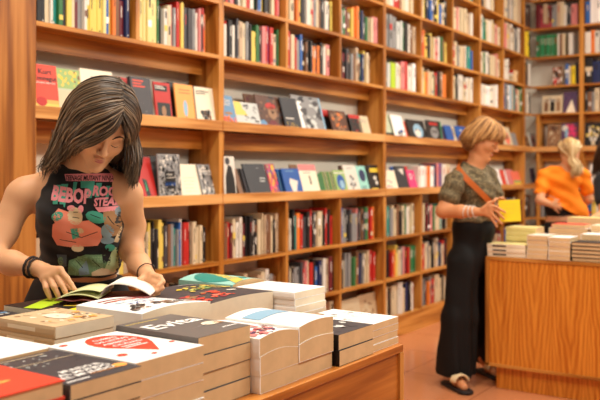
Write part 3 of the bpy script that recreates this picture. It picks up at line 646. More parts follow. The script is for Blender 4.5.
for i, (p0, p1, h, c) in enumerate([(418.5,421,.2,'w'),(421,424.5,.205,'W'),(424.5,427,.2,'w'),(427,430.5,.205,'o'),(430.5,434,.2,'W'),(434,436.5,.22,'n'),(437,439,.23,'p'),(439,442,.23,'v'),(442,446,.22,'w'),(446,450,.22,'c')]):
    q = dict(side='L', p=atY_(p0, -D-.02), t=atY_(p1, -D-.02)-atY_(p0, -D-.02), h=h, z=ZL, c=c, bay=2, col=0, dep=.15, off=.02, bands=.5, bc='r', sd=.4)
    mb = MB(); s2 = []; spine_mesh(mb, q, s2); o = mb.build('book', s2); tag(o, f'{CN[c]} upright book, {ORD[i]} of the spine-out run on lower ledge', 'book', GS)
for i, (p0, p1, h, c, l) in enumerate([(499,504,.19,'W','white book beyond the blonde woman, lower ledge'),(503,508,.18,'R','vermilion book beyond the blonde woman'),(507,512,.18,'W','white book between vermilion and pink ones'),(510,516,.185,'p','pink book beyond the blonde woman'),(515,523,.165,'A','coral book with yellow foot beyond the blonde woman')]):
    Lw(p0, p1, h, c, [('r',0,0,1,.18,'N'),('r',0,.2,1,.35,'L')] if c == 'A' else [], l, off=.01-.002*i)
Lw(533, 539, .2, 'E', [('n',.1,.1,.9,.9,10,.1,'wIk',5)], 'violet book in the corner section, lower ledge', lean=10)
# bottom shelf of the middle bay: two cream books facing out
face(342, 362, .215, .166, 'c', [('l',.2,.8,.7,3,.12,.04,'u')], 'cream book facing out, first on the bottom shelf', lean=8, grp='cream books on the bottom shelf', T=.03)
face(361, 378, .22, .166, 'u', [('n',.2,.2,.8,.8,20,.1,'cDc',5)], 'beige patterned book facing out, second on the bottom shelf', lean=8, grp='cream books on the bottom shelf', T=.03, off=.01)
# far wall
FW = lambda p0, p1, h, z, c, a, l: face(p0, p1, h, z, c, a, l, side='F', lean=8, grp='face-out books on the far wall')
FW(546.5, 560, .275, ZU, 'D', [('n',.05,.05,.95,.95,60,.1,'chDH',5),('r',.2,.8,.8,.92,'H')], 'tan patterned book above the orange woman head')
FW(561, 578, .285, ZU, 'E', [('n',.3,.4,.95,.95,30,.15,'PMP',5),('e',.2,.8,.18,.12,'w'),('e',.3,.6,.1,.2,'i'),('n',.5,.05,.95,.3,20,.1,'PA',5)], 'purple and pink comic-like book on far wall')
FW(584, 602, .28, ZU, 'k', [('n',.15,.45,.85,.85,40,.09,'wcyk',5),('r',.4,.1,.6,.45,'c'),('e',.5,.35,.2,.1,'w')], 'black book with ornate white and gold emblem')
FW(542, 562, .205, 2.0, 'c', [('r',.1,.1,.3,.8,'h'),('r',.4,.1,.62,.8,'k'),('r',.7,.1,.9,.8,'D'),('n',.1,.6,.9,.9,20,.07,'wcs',5)], 'cream book with three standing figures')
FW(563, 577, .24, 2.0, 'E', [('p',[(.2,0),(.9,0),(.6,.65)],'C'),('n',.1,.6,.9,.9,16,.08,'vnE',5)], 'plum book with a pale tent shape')
FW(552, 562, .22, 2.316, 'h', [('n',.05,.05,.95,.95,30,.15,'pwk',5),('e',.3,.2,.2,.1,'r')], 'mottled brown book on far wall second shelf above')
FW(540, 552, .26, 2.98, 'M', [('e',.6,.4,.3,.25,'D'),('n',.3,.5,.9,.9,10,.1,'hp',5)], 'crimson book with a figure, high on the far wall')
FW(590, 601, .24, ZL, 'W', [('e',.2,.4,.5,.35,'w'),('e',.2,.4,.38,.26,'s'),('e',.2,.4,.3,.2,'w')], 'white book with a round grey emblem, far wall lower ledge')
FW(546, 556, .20, ZL, 'p', [('n',.05,.05,.95,.95,20,.15,'wMs',5)], 'pink book behind the orange shirt')
# red book lying on a pile of flat books in the narrow far bay
for i, (c, t, l) in enumerate([('c', .03, 'cream book lying flat, lowest of far pile'), ('u', .03, 'sandy book lying flat in the middle of far pile'), ('w', .03, 'white book lying flat beneath the red one'), ('r', .035, 'red book lying on top of the far pile')]):
    o = book(.14, .22, t-.002, c, l, group='books lying flat in the narrow far bay'); o.location = (-D-.10, 8.22+.32+(.02 if i > 2 else 0), 2.3165+i*.03); o.rotation_euler = (0,0,math.pi/2)
# ---------------------------------------------------------------- people: blended surfaces
class SDF:
    def __init__(s, lo, hi, h):
        s.lo = np.array(lo, np.float32); s.h = h; s.n = np.ceil((np.array(hi)-lo)/h).astype(int)+1
        s.ax = [s.lo[i]+h*np.arange(s.n[i], dtype=np.float32) for i in range(3)]
        s.f = np.full(tuple(s.n), 1.0, np.float32)
    def sub(s, lo, hi):
        sl = []
        for i in range(3):
            a = int(max(0, math.floor((lo[i]-s.lo[i])/s.h))); b = int(min(s.n[i], math.ceil((hi[i]-s.lo[i])/s.h)+1)); sl.append(slice(a, max(b, a)))
        X = s.ax[0][sl[0]][:, None, None]; Y = s.ax[1][sl[1]][None, :, None]; Z = s.ax[2][sl[2]][None, None, :]
        return tuple(sl), X, Y, Z
    def put(s, sl, d, k, op):
        f = s.f[sl]
        if op == '+':
            hh = np.maximum(k-np.abs(f-d), 0)/k if k > 0 else 0
            s.f[sl] = np.minimum(f, d)-hh*hh*k*.25
        else:
            d = -d; hh = np.maximum(k-np.abs(f-d), 0)/k if k > 0 else 0
            s.f[sl] = np.maximum(f, d)+hh*hh*k*.25
    def cone(s, a, b, ra, rb, k=.02, op='+'):
        a = np.array(a, np.float32); b = np.array(b, np.float32); m = max(ra, rb)+k+.02
        sl, X, Y, Z = s.sub(np.minimum(a, b)-m, np.maximum(a, b)+m)
        if 0 in s.f[sl].shape: return
        ba = b-a; L2 = float((ba*ba).sum())+1e-12
        t = np.clip(((X-a[0])*ba[0]+(Y-a[1])*ba[1]+(Z-a[2])*ba[2])/L2, 0, 1)
        d = np.sqrt((X-a[0]-t*ba[0])**2+(Y-a[1]-t*ba[1])**2+(Z-a[2]-t*ba[2])**2)-(ra+(rb-ra)*t)
        s.put(sl, d, k, op)
    def chain(s, pts, rs, k=.02):
        for i in range(len(pts)-1): s.cone(pts[i], pts[i+1], rs[i], rs[i+1], k)
    def ell(s, c, r, R=None, k=.02, op='+'):
        c = np.array(c, np.float32); m = max(r)+k+.02
        sl, X, Y, Z = s.sub(c-m, c+m)
        if 0 in s.f[sl].shape: return
        x, y, z = X-c[0], Y-c[1], Z-c[2]
        if R is not None:
            R = np.array(R, np.float32)       # columns are the local axes
            x, y, z = (R[0,i]*x+R[1,i]*y+R[2,i]*z for i in range(3))
        k0 = np.sqrt((x/r[0])**2+(y/r[1])**2+(z/r[2])**2); k1 = np.sqrt((x/r[0]**2)**2+(y/r[1]**2)**2+(z/r[2]**2)**2)+1e-9
        s.put(sl, k0*(k0-1)/k1, k, op)
    def plane(s, p, n, k=.004):          # keep the side the normal points away from
        n = np.array(n, np.float32); n /= np.linalg.norm(n)
        d = (s.ax[0][:,None,None]-p[0])*n[0]+(s.ax[1][None,:,None]-p[1])*n[1]+(s.ax[2][None,None,:]-p[2])*n[2]
        hh = np.maximum(k-np.abs(s.f-d), 0)/k; s.f = np.maximum(s.f, d)+hh*hh*k*.25
    def disp(s, fn):
        X, Y, Z = s.ax[0][:,None,None], s.ax[1][None,:,None], s.ax[2][None,None,:]
        near = np.abs(s.f) < .06
        s.f = np.where(near, s.f+fn(X, Y, Z), s.f).astype(np.float32)
    def mesh(s, name):
        f = s.f.copy(); f[[0,-1]] = np.abs(f[[0,-1]])+1e-3; f[:,[0,-1]] = np.abs(f[:,[0,-1]])+1e-3; f[:,:,[0,-1]] = np.abs(f[:,:,[0,-1]])+1e-3
        ins = f < 0; nx, ny, nz = (v-1 for v in f.shape)
        c = ins[:-1,:-1,:-1].astype(np.int8)
        for dx in (0,1):
            for dy in (0,1):
                for dz in (0,1):
                    if dx+dy+dz: c = c+ins[dx:dx+nx, dy:dy+ny, dz:dz+nz]
        act = (c > 0) & (c < 8); idx = np.full(act.shape, -1, np.int64); ii = np.argwhere(act); idx[act] = np.arange(len(ii))
        acc = np.zeros((len(ii), 3)); cnt = np.zeros(len(ii))
        for ax in range(3):
            o = [(0,0),(0,1),(1,0),(1,1)]
            for u, v in o:
                off = [0,0,0]; oth = [q for q in range(3) if q != ax]; off[oth[0]] = u; off[oth[1]] = v
                p = ii+off; q = p.copy(); q[:, ax] += 1
                a = f[p[:,0],p[:,1],p[:,2]]; b = f[q[:,0],q[:,1],q[:,2]]; m = (a < 0) != (b < 0)
                t = np.where(m, a/np.where(m, a-b, 1), 0); pos = np.array(off, float)[None].repeat(len(ii), 0); pos[:, ax] += t
                acc[m] += pos[m]; cnt[m] += 1
        V = (ii+acc/cnt[:,None])*s.h+s.lo
        Q = []
        for ax in range(3):
            u, v = [(1,2),(2,0),(0,1)][ax]
            a = ins; sh = [slice(None)]*3; s1 = sh.copy(); s1[ax] = slice(0,-1); s2 = sh.copy(); s2[ax] = slice(1,None)
            A = a[tuple(s1)]; B = a[tuple(s2)]; m = A != B; e = np.argwhere(m); e = e[(e[:,u] > 0) & (e[:,v] > 0)]
            if not len(e): continue
            fl = A[e[:,0],e[:,1],e[:,2]]
            def g(du, dv):
                q = e.copy(); q[:,u] -= du; q[:,v] -= dv; return idx[np.minimum(q[:,0], nx-1), np.minimum(q[:,1], ny-1), np.minimum(q[:,2], nz-1)]
            ok = (e[:,u] < [nx,ny,nz][u]) & (e[:,v] < [nx,ny,nz][v])
            q = np.stack([g(1,1), g(0,1), g(0,0), g(1,0)], 1); q[~fl] = q[~fl][:, ::-1]
            Q.append(q[ok & (q >= 0).all(1)])
        Q = np.concatenate(Q)
        me = bpy.data.meshes.new(name); me.vertices.add(len(V)); me.vertices.foreach_set('co', V.astype(np.float32).ravel())
        me.loops.add(len(Q)*4); me.loops.foreach_set('vertex_index', Q.ravel().astype(np.int32))
        me.polygons.add(len(Q)); me.polygons.foreach_set('loop_start', np.arange(0, len(Q)*4, 4, dtype=np.int32)); me.polygons.foreach_set('loop_total', np.full(len(Q), 4, np.int32))
        me.polygons.foreach_set('use_smooth', np.ones(len(Q), bool)); me.update(calc_edges=True); me.validate()
        return me

def Q(px, py, d): return np.array([(px-300)/800*d, d, H-(py-173)*d/800])
def person(label, group=None):
    o = empty('person', (0,0,0), YAW); tag(o, label, 'person'); return o
def sk(name, rgb): return mat(name, rgb, rough=.5, sss=.12, spec=.35, var=.04, nscale=14)
SKIN = sk('skin_light', (218,164,122)); SKIN2 = sk('skin_tanned', (206,142,96)); SKIN3 = sk('skin_warm', (214,158,116))
LIP = mat('lip_rose', (184,104,92), rough=.4)
def basis(f, up_hint):
    f = Vector(f).normalized(); r = ((-f).cross(Vector(up_hint))).normalized(); u = r.cross(-f).normalized()
    return np.array([list(r), list(-f), list(u)]).T          # columns x, y(back), z(up)
def head(F, c, R, sc=1, k=.012, jaw=1.0):
    T = lambda x, y, z: c+R @ (np.array([x, y, z])*sc)
    E = lambda x, y, z, r, kk=k, op='+': F.ell(T(x,y,z), [v*sc for v in r], R, kk, op)
    E(0, .014, .032, (.073, .092, .083), .02); E(0, -.03, -.025, (.06, .058, .078), .03)
    for s in (-1, 1):
        F.cone(T(s*.052, .0, -.045), T(s*.012, -.066, -.100), .020*sc, .017*sc*jaw, .03)
        E(s*.036, -.056, -.032, (.026, .024, .024), .02)
        F.cone(T(s*.046, -.068, .020), T(s*.012, -.084, .018), .009*sc, .010*sc, .012)
        E(s*.031, -.098, -.004, (.017, .014, .010), .012, '-')
        E(s*.031, -.0765, -.005, (.0140, .0135, .0115), .003)
        E(s*.0105, -.097, -.037, (.0085, .009, .0065), .005)
        E(s*.075, .010, -.008, (.007, .017, .030), .006)
    E(0, -.083, -.104, (.017, .013, .013), .016)
    F.cone(T(0, -.084, .012), T(0, -.110, -.031), .0065*sc, .0095*sc, .010)
    E(0, -.0885, -.0625, (.021, .010, .0052), .006); E(0, -.0875, -.0715, (.018, .0105, .0065), .005)
    F.cone(T(-.020, -.099, -.0668), T(.020, -.099, -.0668), .0022*sc, .0022*sc, .003, '-')
    return T
def face_marks(root, body, T, hair_rgb, sc=1, lashes=True, lipm=None):
    """brows, closed lash lines and lips laid on the face"""
    bv = BVHTree.FromPolygons([v.co[:] for v in body.data.vertices], [tuple(p.vertices) for p in body.data.polygons])
    def on(x, z, out=.001):
        a = Vector(T(x, -.25, z)); b = Vector(T(x, 0, z)); h = bv.ray_cast(a, (b-a).normalized()); 
        return (h[0]-(b-a).normalized()*out*sc) if h[0] else b
    bm_ = mat('brow_%d' % hair_rgb[0], hair_rgb, rough=.8)
    for s in (-1, 1):
        mb = MB(); pts = [on(s*x, z) for x, z in ((.013,.016),(.022,.0215),(.034,.0235),(.045,.019),(.051,.013))]
        mb.tube(pts, [.0016*sc,.0024*sc,.0023*sc,.0016*sc,.0006*sc], 6); mb.build('eyebrow', [bm_], root, True)
        mb = MB(); pts = [on(s*x, z, .0006) for x, z in ((.018,-.010),(.024,-.0135),(.031,-.0150),(.038,-.0135),(.045,-.009))]
        mb.tube(pts, [.0007*sc,.0012*sc,.0015*sc,.0014*sc,.0006*sc], 6); mb.build('eyelashes', [mat('lash_dark', (34,24,20), rough=.7)], root, True)
    mb = MB()
    for (zc, th) in ((-.0637, .0030), (-.0707, .0036)):
        n = 9; rows = []
        for q in (-1, 0, 1):
            rows.append([on(-.017+.034*i/(n-1), zc+q*th*math.sin(math.pi*(i+.4)/(n-.2)), .0007) for i in range(n)])
        b = len(mb.v)
        for r_ in rows: mb.v += [tuple(p) for p in r_]
        for j in range(2):
            for i in range(n-1): mb.f.append((b+j*n+i, b+j*n+i+1, b+(j+1)*n+i+1, b+(j+1)*n+i)); mb.m.append(0)
    mb.build('lips', [lipm or LIP], root, True)

def catmull(P, n):
    P = [np.array(p, float) for p in P]; P = [2*P[0]-P[1]]+P+[2*P[-1]-P[-2]]; m = len(P)-3; out = []
    for i in range(n):
        t = i/(n-1)*m; j = min(int(t), m-1); t -= j; a, b, c, d = P[j:j+4]
        out.append(.5*((2*b)+(-a+c)*t+(2*a-5*b+4*c-d)*t*t+(-a+3*b-3*c+d)*t**3))
    return out
def hair_mat(name, root, tip, hi):
    m = bpy.data.materials.new(name); m.use_nodes = True; nt = m.node_tree; b = nt.nodes['Principled BSDF']
    g = nt.nodes.new('ShaderNodeNewGeometry'); cr = nt.nodes.new('ShaderNodeValToRGB'); e = cr.color_ramp.elements
    e[0].color = (*lin(root), 1); e[1].color = (*lin(hi), 1); q = e.new(.55); q.color = (*lin(tip), 1)
    nt.links.new(g.outputs['Random Per Island'], cr.inputs[0]); nt.links.new(cr.outputs[0], b.inputs['Base Color'])
    b.inputs['Roughness'].default_value = .48; b.inputs['Specular IOR Level'].default_value = .55; return m
def hair(root, name, guides, n, r0, m, jit=.006, steps=16, wave=.004, seed=1, closed=False, ctr=None, lay=(.0, .012), sides=5, rj=.25):
    """locks interpolated between neighbouring guide curves"""
    rr = random.Random(seed); mb = MB(); G = [catmull(g, steps) for g in guides]; K = len(G)
    for i in range(n):
        u = rr.random()*(K if closed else K-1); j = int(u); t = u-j; t = t*t*(3-2*t) if closed else t
        A, B = G[j % K], G[(j+1) % K]; o = np.array([rr.gauss(0, jit) for _ in range(3)]); ph = rr.random()*6; lf = rr.uniform(*lay); fr = rr.uniform(1.2, 2.6)
        pts = []; e = rr.uniform(.82, 1.0); ww = rr.uniform(.3, 1.2)*wave
        for q in range(steps):
            s = q/(steps-1)*e*(steps-1); a = int(s); b = min(a+1, steps-1); w = s-a
            p = (A[a]*(1-w)+A[b]*w)*(1-t)+(B[a]*(1-w)+B[b]*w)*t; z = q/(steps-1)
            p = p+o*(rj+(1-rj)*z)+np.array([math.sin(ph+fr*6.28*z), math.cos(ph*1.7+fr*5*z), 0])*ww*z
            if ctr is not None: dv = p-ctr; p = p+dv/np.linalg.norm(dv)*lf*(1-.5*z)
            pts.append(p)
        r = r0*rr.uniform(.6, 1.3); mb.tube(pts, [r*(.5+.9*math.sin(math.pi*min(1, .12+.8*q/(steps-1)))) *(1 if q < steps-2 else .4) for q in range(steps)], sides)
    return mb.build(name, [m], root, True)

def hand_pts(F, wrist, palm, fingers, thumb, r=.0085, k=.006, wr=.022, kp=.012):
    """palm and five separately bent fingers as chains rooted inside the palm"""
    for mcp in palm: F.cone(wrist, mcp, wr*.62, r*1.25, kp)
    for i in range(len(palm)-1): F.cone(palm[i], palm[i+1], r*1.15, r*1.15, kp*.7)
    for mcp, f in zip(palm, fingers):
        ch = [mcp]+list(f); n = len(ch); F.chain(ch, [r*(1.06-.28*i/(n-1)) for i in range(n)], k*.5)
    n = len(thumb); F.chain(thumb, [r*(1.5-.62*i/(n-1)) for i in range(n)], k)
def project_decal(polys, origin_fn, bv, m_slots, slot_of, out=.0012, maxe=.007, ray=(0,1,0), layer=.000005):
    """lay flat polygons (x, z) onto a body surface along the ray direction"""
    mb = MB(); dr = Vector(ray)
    for li, (pl, c) in enumerate(polys):
        bm = bmesh.new(); 
        try: f = bm.faces.new([bm.verts.new((p[0], 0, p[1])) for p in pl])
        except ValueError: bm.free(); continue
        bmesh.ops.triangulate(bm, faces=[f])
        for _ in range(5):
            es = [e for e in bm.edges if e.calc_length() > maxe]
            if not es: break
            bmesh.ops.subdivide_edges(bm, edges=es, cuts=1); bmesh.ops.triangulate(bm, faces=bm.faces[:])
        vm = {}
        for v in bm.verts:
            h = bv.ray_cast(Vector((v.co.x, origin_fn, v.co.z)), dr)
            vm[v.index if False else v] = (h[0]-dr*(out+layer*min(li, 900))) if h[0] else None
        for f in bm.faces:
            p = [vm[v] for v in f.verts]
            if all(p) and max(abs(p[0].y-p[1].y), abs(p[1].y-p[2].y)) < .03: mb.poly(p, slot_of(c))
        bm.free()
    return mb
# ---- young woman in the black halter top, cam-aligned coordinates
P1 = person('young woman with long brown hair and black printed halter top, reading at the table')
hc = np.array([-.5856, 2.383, 1.465]); RH = basis((.27,-.74,-.616), (.42,-.484,.766))
lo, hi = (-1.12, 1.95, 0.0), (-.38, 2.86, 1.62)
def torso1(F, inf=0.0, legs=False):
    c = lambda p: np.array(p)
    F.ell(Q(80,196,2.50), (.145+inf, .088+inf, .085+inf), None, .03)
    F.ell(Q(80,222,2.51), (.132+inf, .092+inf, .12+inf), None, .04)
    for x in (60, 97): F.ell(Q(x,213,2.44), (.058+inf, .050+inf, .060+inf), None, .03)
    F.ell(Q(80,262,2.55), (.122+inf, .088+inf, .10+inf), None, .05)
    F.ell(Q(79,300,2.63), (.160+inf, .110+inf, .12+inf), None, .06)
def arms1(F, inf=0):
    F.cone(Q(83,168,2.50), Q(30,190,2.485), .040, .040, .03); F.cone(Q(86,168,2.50), Q(121,187,2.475), .040, .038, .03)
    F.ell(Q(24,195,2.475), (.050,.05,.052), None, .03); F.ell(Q(127,193,2.485), (.044,.046,.048), None, .03)
    F.chain([Q(20,198,2.47), Q(3,232,2.44), Q(-9,258,2.38)], [.046,.043,.036], .02)
    F.chain([Q(-9,258,2.38), Q(12,263,2.34), Q(39,269,2.295)], [.036,.034,.0235], .02)
    F.chain([Q(129,196,2.485), Q(133,226,2.56), Q(132,252,2.53)], [.041,.038,.034], .02)
    F.chain([Q(132,252,2.53), Q(139,264,2.43), Q(148,276,2.35)], [.035,.032,.022], .02)
def body1():
    F = SDF(lo, hi, .0042)
    torso1(F); arms1(F)
    F.chain([Q(83,178,2.50), Q(88,158,2.47), hc+RH@np.array([0,.03,-.04])], [.056,.049,.052], .03)
    T = head(F, hc, RH)
    # legs to the floor
    for s in (-1, 1):
        hx = Q(79+s*24,310,2.66); kx = np.array([hx[0]+s*.005, 2.66, .50]); an = np.array([hx[0]+s*.01, 2.70, .09])
        F.chain([hx, kx, an], [.088,.056,.036], .03); F.chain([an, np.array([an[0], 2.64, .05]), np.array([an[0]+s*.02, 2.53, .025])], [.036,.036,.024], .02)
    # her right hand, turning pages
    W = Q(40,269,2.29); mc = [Q(60,270,2.262), Q(55,274,2.262), Q(49,277,2.262), Q(44,279,2.265)]
    fg = [[Q(67,278,2.25), Q(71,284,2.245), Q(75,290,2.24)], [Q(62,285,2.24), Q(65,291,2.235), Q(67,297,2.235)],
          [Q(54,287,2.235), Q(57,293,2.235), Q(59,298,2.235)], [Q(46,288,2.24), Q(48,293,2.24), Q(50,298,2.24)]]
    hand_pts(F, W, mc, fg, [Q(47,268,2.30), Q(58,274,2.315), Q(66,282,2.30), Q(70,288,2.28)])
    # her left hand, round the back of the open book
    W = Q(148,276,2.35); mc = [Q(152,275,2.325), Q(150,280,2.325), Q(147,285,2.33), Q(144,289,2.335)]
    fg = [[Q(160,277,2.31), Q(163,282,2.30), Q(158,286,2.285)], [Q(158,283,2.305), Q(162,288,2.295), Q(156,291,2.28)],
          [Q(155,288,2.305), Q(158,293,2.295), Q(152,295,2.28)], [Q(151,292,2.31), Q(153,296,2.30), Q(147,297,2.285)]]
    hand_pts(F, W, mc, fg, [Q(146,276,2.34), Q(141,280,2.32), Q(136,285,2.30)])
    o = link('body', F.mesh('body'), SKIN, P1); return o, T
B1, T1 = body1()
face_marks(P1, B1, T1, (52,36,26))
# halter top
F = SDF((-1.0,2.2,.95),(-.42,2.75,1.42), .0042); torso1(F, .006)
F.cone(Q(84,178,2.50), Q(88,158,2.47), .062, .053, .03)
F.cone(Q(83,172,2.50), Q(52,184,2.485), .044, .040, .03); F.cone(Q(86,172,2.50), Q(110,184,2.475), .044, .038, .03)
a = Q(57,158,2.45); b = Q(34,214,2.45); F.plane(a, (-(a[2]-b[2]), 0, (a[0]-b[0])), .004)
a = Q(115,160,2.45); b = Q(130,214,2.45); F.plane(a, ((a[2]-b[2]), 0, -(a[0]-b[0])), .004)
F.plane(Q(85,160.5,2.45), (.12,-.35,1), .004); F.plane(Q(80,279,2.45), (0,0,-1), .004)
F.disp(lambda X, Y, Z: .0022*np.sin(X*70+Z*55)*np.sin(Z*40-X*20)+.0012*np.sin(Z*130+X*60))
top = link('halter_top', F.mesh('halter_top'), mat('black_cotton', (22,20,22), rough=.85, sheen=.15), P1)
# print on the chest: pixel traced layout laid on the cloth
dP = 2.40
def zx(px, py): q = Q(px, py, dP); return (q[0], q[2])
poly = []
def pg(c, *pts): poly.append(([zx(*p) for p in pts], c))
def blob(c, cx, cy, rx, ry, n=12, rot=0, sd=0):
    rr = random.Random(sd+int(cx*7)); poly.append(([zx(cx+rx*math.cos(t)*math.cos(rot)-ry*math.sin(t)*math.sin(rot), cy+rx*math.cos(t)*math.sin(rot)+ry*math.sin(t)*math.cos(rot)) for t in [6.283*i/n for i in range(n)]], c))
def word(s, x0, y0, x1, y1, hgt, c, arc=0, bold=.02):
    vs, tr, w = text_polys(s, bold)
    for t in tr:
        pl = []
        for i in t:
            u = vs[i][0]/w; x = x0+(x1-x0)*u; y = y0+(y1-y0)*u+arc*math.sin(math.pi*u)-vs[i][1]/.72*hgt; pl.append(zx(x, y))
        poly.append((pl, c))
pg('print_pink', (61,174),(112,173),(112,182),(64,181)); word('TEENAGE MUTANT NINJA', 63,180.3,110.5,180.5,5.0,'print_black')
for (x0,y0,x1,y1) in ((60,184,67,204),(72,182,76,200),(79,181,93,188),(94,183,100,197),(104,186,108,200),(112,186,118,206),(64,200,67,207)): pg('print_teal', (x0,y0),(x1,y0),(x1-1,y1),(x0+1,y1))
for (x0,y0,x1,y1) in ((53,185,60,204),(86,184,93,198),(112,184,122,196)): pg('print_teal', (x0,y0),(x1,y0),(x1-1,y1),(x0+1,y1))
word('BEBOP', 51.5,199,91,203,14,'print_pink', 1, .045); word('ROCK', 92,195,121,197,9.5,'print_pink',0,.045); word('STEADY', 95,206,124,204.5,8,'print_pink',0,.045)
pg('print_pink', (96,207),(120,206),(117,211),(100,212))
pg('print_dgreen', (65,262),(82,256),(99,257),(103,268),(96,278),(80,279),(62,277)); pg('print_green', (63,270),(74,258),(84,258),(80,270),(70,278)); pg('print_green', (86,258),(99,259),(96,272),(88,274))
pg('print_salmon', (50,237),(54,224),(66,218),(76,222),(90,220),(101,228),(99,240),(94,247),(70,248),(54,246)); pg('print_salmon', (54,216),(60,208),(70,212),(68,222),(57,224))
blob('print_cream', 76,216,8,9); blob('print_pink', 72,208,4,3); blob('print_pink', 82,209,3,4); blob('print_cream', 75,249,6,4); blob('print_cream', 80,231,3.5,3)
blob('print_teal', 59,216,6,4.5,rot=-.5); blob('print_teal', 97,217,10,6,rot=.3); pg('print_teal', (70,229),(77,228),(78,238),(71,240)); blob('print_teal', 104,250,4,4)
pg('print_tan', (104,212),(113,210),(119,222),(117,236),(108,238),(105,226)); blob('print_blue', 105,232,5,8,rot=.3); blob('print_blue', 103,242,6,4); blob('print_blue', 118,214,4.5,8,rot=-.2)
pg('print_cream', (115,228),(122,224),(124,246),(118,250),(108,244)); pg('print_lgreen', (104,256),(112,244),(122,248),(121,262),(114,272),(104,277),(98,272)); pg('print_green', (110,250),(118,249),(119,257),(112,260))
blob('print_green', 110,265,3,3); pg('print_blue', (74,272),(82,262),(84,277),(74,278)); pg('print_cream', (86,275),(95,271),(106,274),(106,279),(86,279)); pg('print_dark', (96,249),(103,250),(103,266),(97,266))
pg('print_slate', (52,256),(63,256),(62,268),(56,270)); blob('print_dgreen', 56,263,3,5)
for (x0,y0,x1,y1) in ((66,232,80,238),(80,238,97,232),(58,240,74,243),(74,212,79,212),(73,217,80,218),(92,214,102,218),(108,216,114,228),(72,262,78,270),(88,262,94,270),(108,252,116,262)):
    nx, ny = (y1-y0), -(x1-x0); L = math.hypot(nx, ny); nx, ny = nx/L*.35, ny/L*.35; pg('print_black', (x0-nx,y0-ny),(x1-nx,y1-ny),(x1+nx,y1+ny),(x0+nx,y0+ny))
bv = BVHTree.FromPolygons([v.co[:] for v in top.data.vertices], [tuple(p.vertices) for p in top.data.polygons])
PC = dict(print_pink=(236,146,152), print_black=(24,20,22), print_teal=(70,160,136), print_dgreen=(110,146,104), print_green=(136,172,128), print_salmon=(240,142,116), print_cream=(224,200,160), print_tan=(166,124,84), print_blue=(134,160,172), print_lgreen=(190,212,160), print_dark=(26,22,24), print_slate=(80,90,96))
pk = list(PC); mb = project_decal(poly, 2.0, bv, None, lambda c: pk.index(c))
pr = mb.build('chest_print', [mat(k_, PC[k_], rough=.8) for k_ in pk], top, True)
# trousers
F = SDF((-1.08,2.3,.05),(-.42,2.86,1.04), .006)
F.ell(Q(80,268,2.56), (.128, .094, .10), None, .05); F.ell(Q(79,300,2.63), (.168,.118,.13), None, .06)
for s in (-1, 1):
    hx = Q(79+s*24,310,2.66); kx = np.array([hx[0]+s*.005, 2.66, .50]); an = np.array([hx[0]+s*.01, 2.70, .10]); F.chain([hx, kx, an], [.096,.068,.056], .03)
F.plane(Q(80,281,2.5), (0,0,1)); F.disp(lambda X, Y, Z: .002*np.sin(Z*60+X*40))
link('trousers', F.mesh('trousers'), mat('black_denim', (20,20,24), rough=.8), P1)
for s in (-1, 1):
    hx = Q(79+s*24,310,2.66); F = SDF((hx[0]-.12,2.42,0),(hx[0]+.12,2.82,.14), .006); an = np.array([hx[0]+s*.01, 2.70, .07])
    F.chain([an, np.array([an[0], 2.64, .05]), np.array([an[0]+s*.02, 2.53, .032])], [.045,.043,.034], .02); F.plane((0,0,.004), (0,0,-1)); F.plane((0,0,.10), (0,0,1))
    link('shoe', F.mesh('shoe'), mat('black_shoe', (26,24,24), rough=.5), P1)
# bracelets
mb = MB()
def ring(mb, c, ax, r, t, n=20, beads=False):
    ax = Vector(ax).normalized(); u = ax.orthogonal().normalized(); v = ax.cross(u); c = Vector(c)
    pts = [c+(u*math.cos(6.2832*i/n)+v*math.sin(6.2832*i/n))*r*(1+.02*math.sin(i*2.1)) for i in range(n+1)]
    mb.tube(pts, [t*(1.25 if (beads and i % 2) else 1) for i in range(n+1)], 6, cap=False)
dv = Q(40,269,2.29)-Q(12,263,2.34)
for i, px_ in enumerate((31.5, 35.5)):
    t = (px_-12)/28; mb = MB(); ring(mb, Q(12,263,2.34)*(1-t)+Q(40,269,2.29)*t, (dv[0], dv[1], dv[2]+.012*(i-.5)), .030-.002*i, .0032, 26, True)
    mb.build('bracelet', [mat('dark_cord', (44,34,32), rough=.7)], P1, True)
mb = MB(); ring(mb, Q(146,272,2.37), Q(148,276,2.35)-Q(139,264,2.43), .027, .0016); mb.build('bracelet', [mat('dark_cord', (44,34,32))], P1, True)
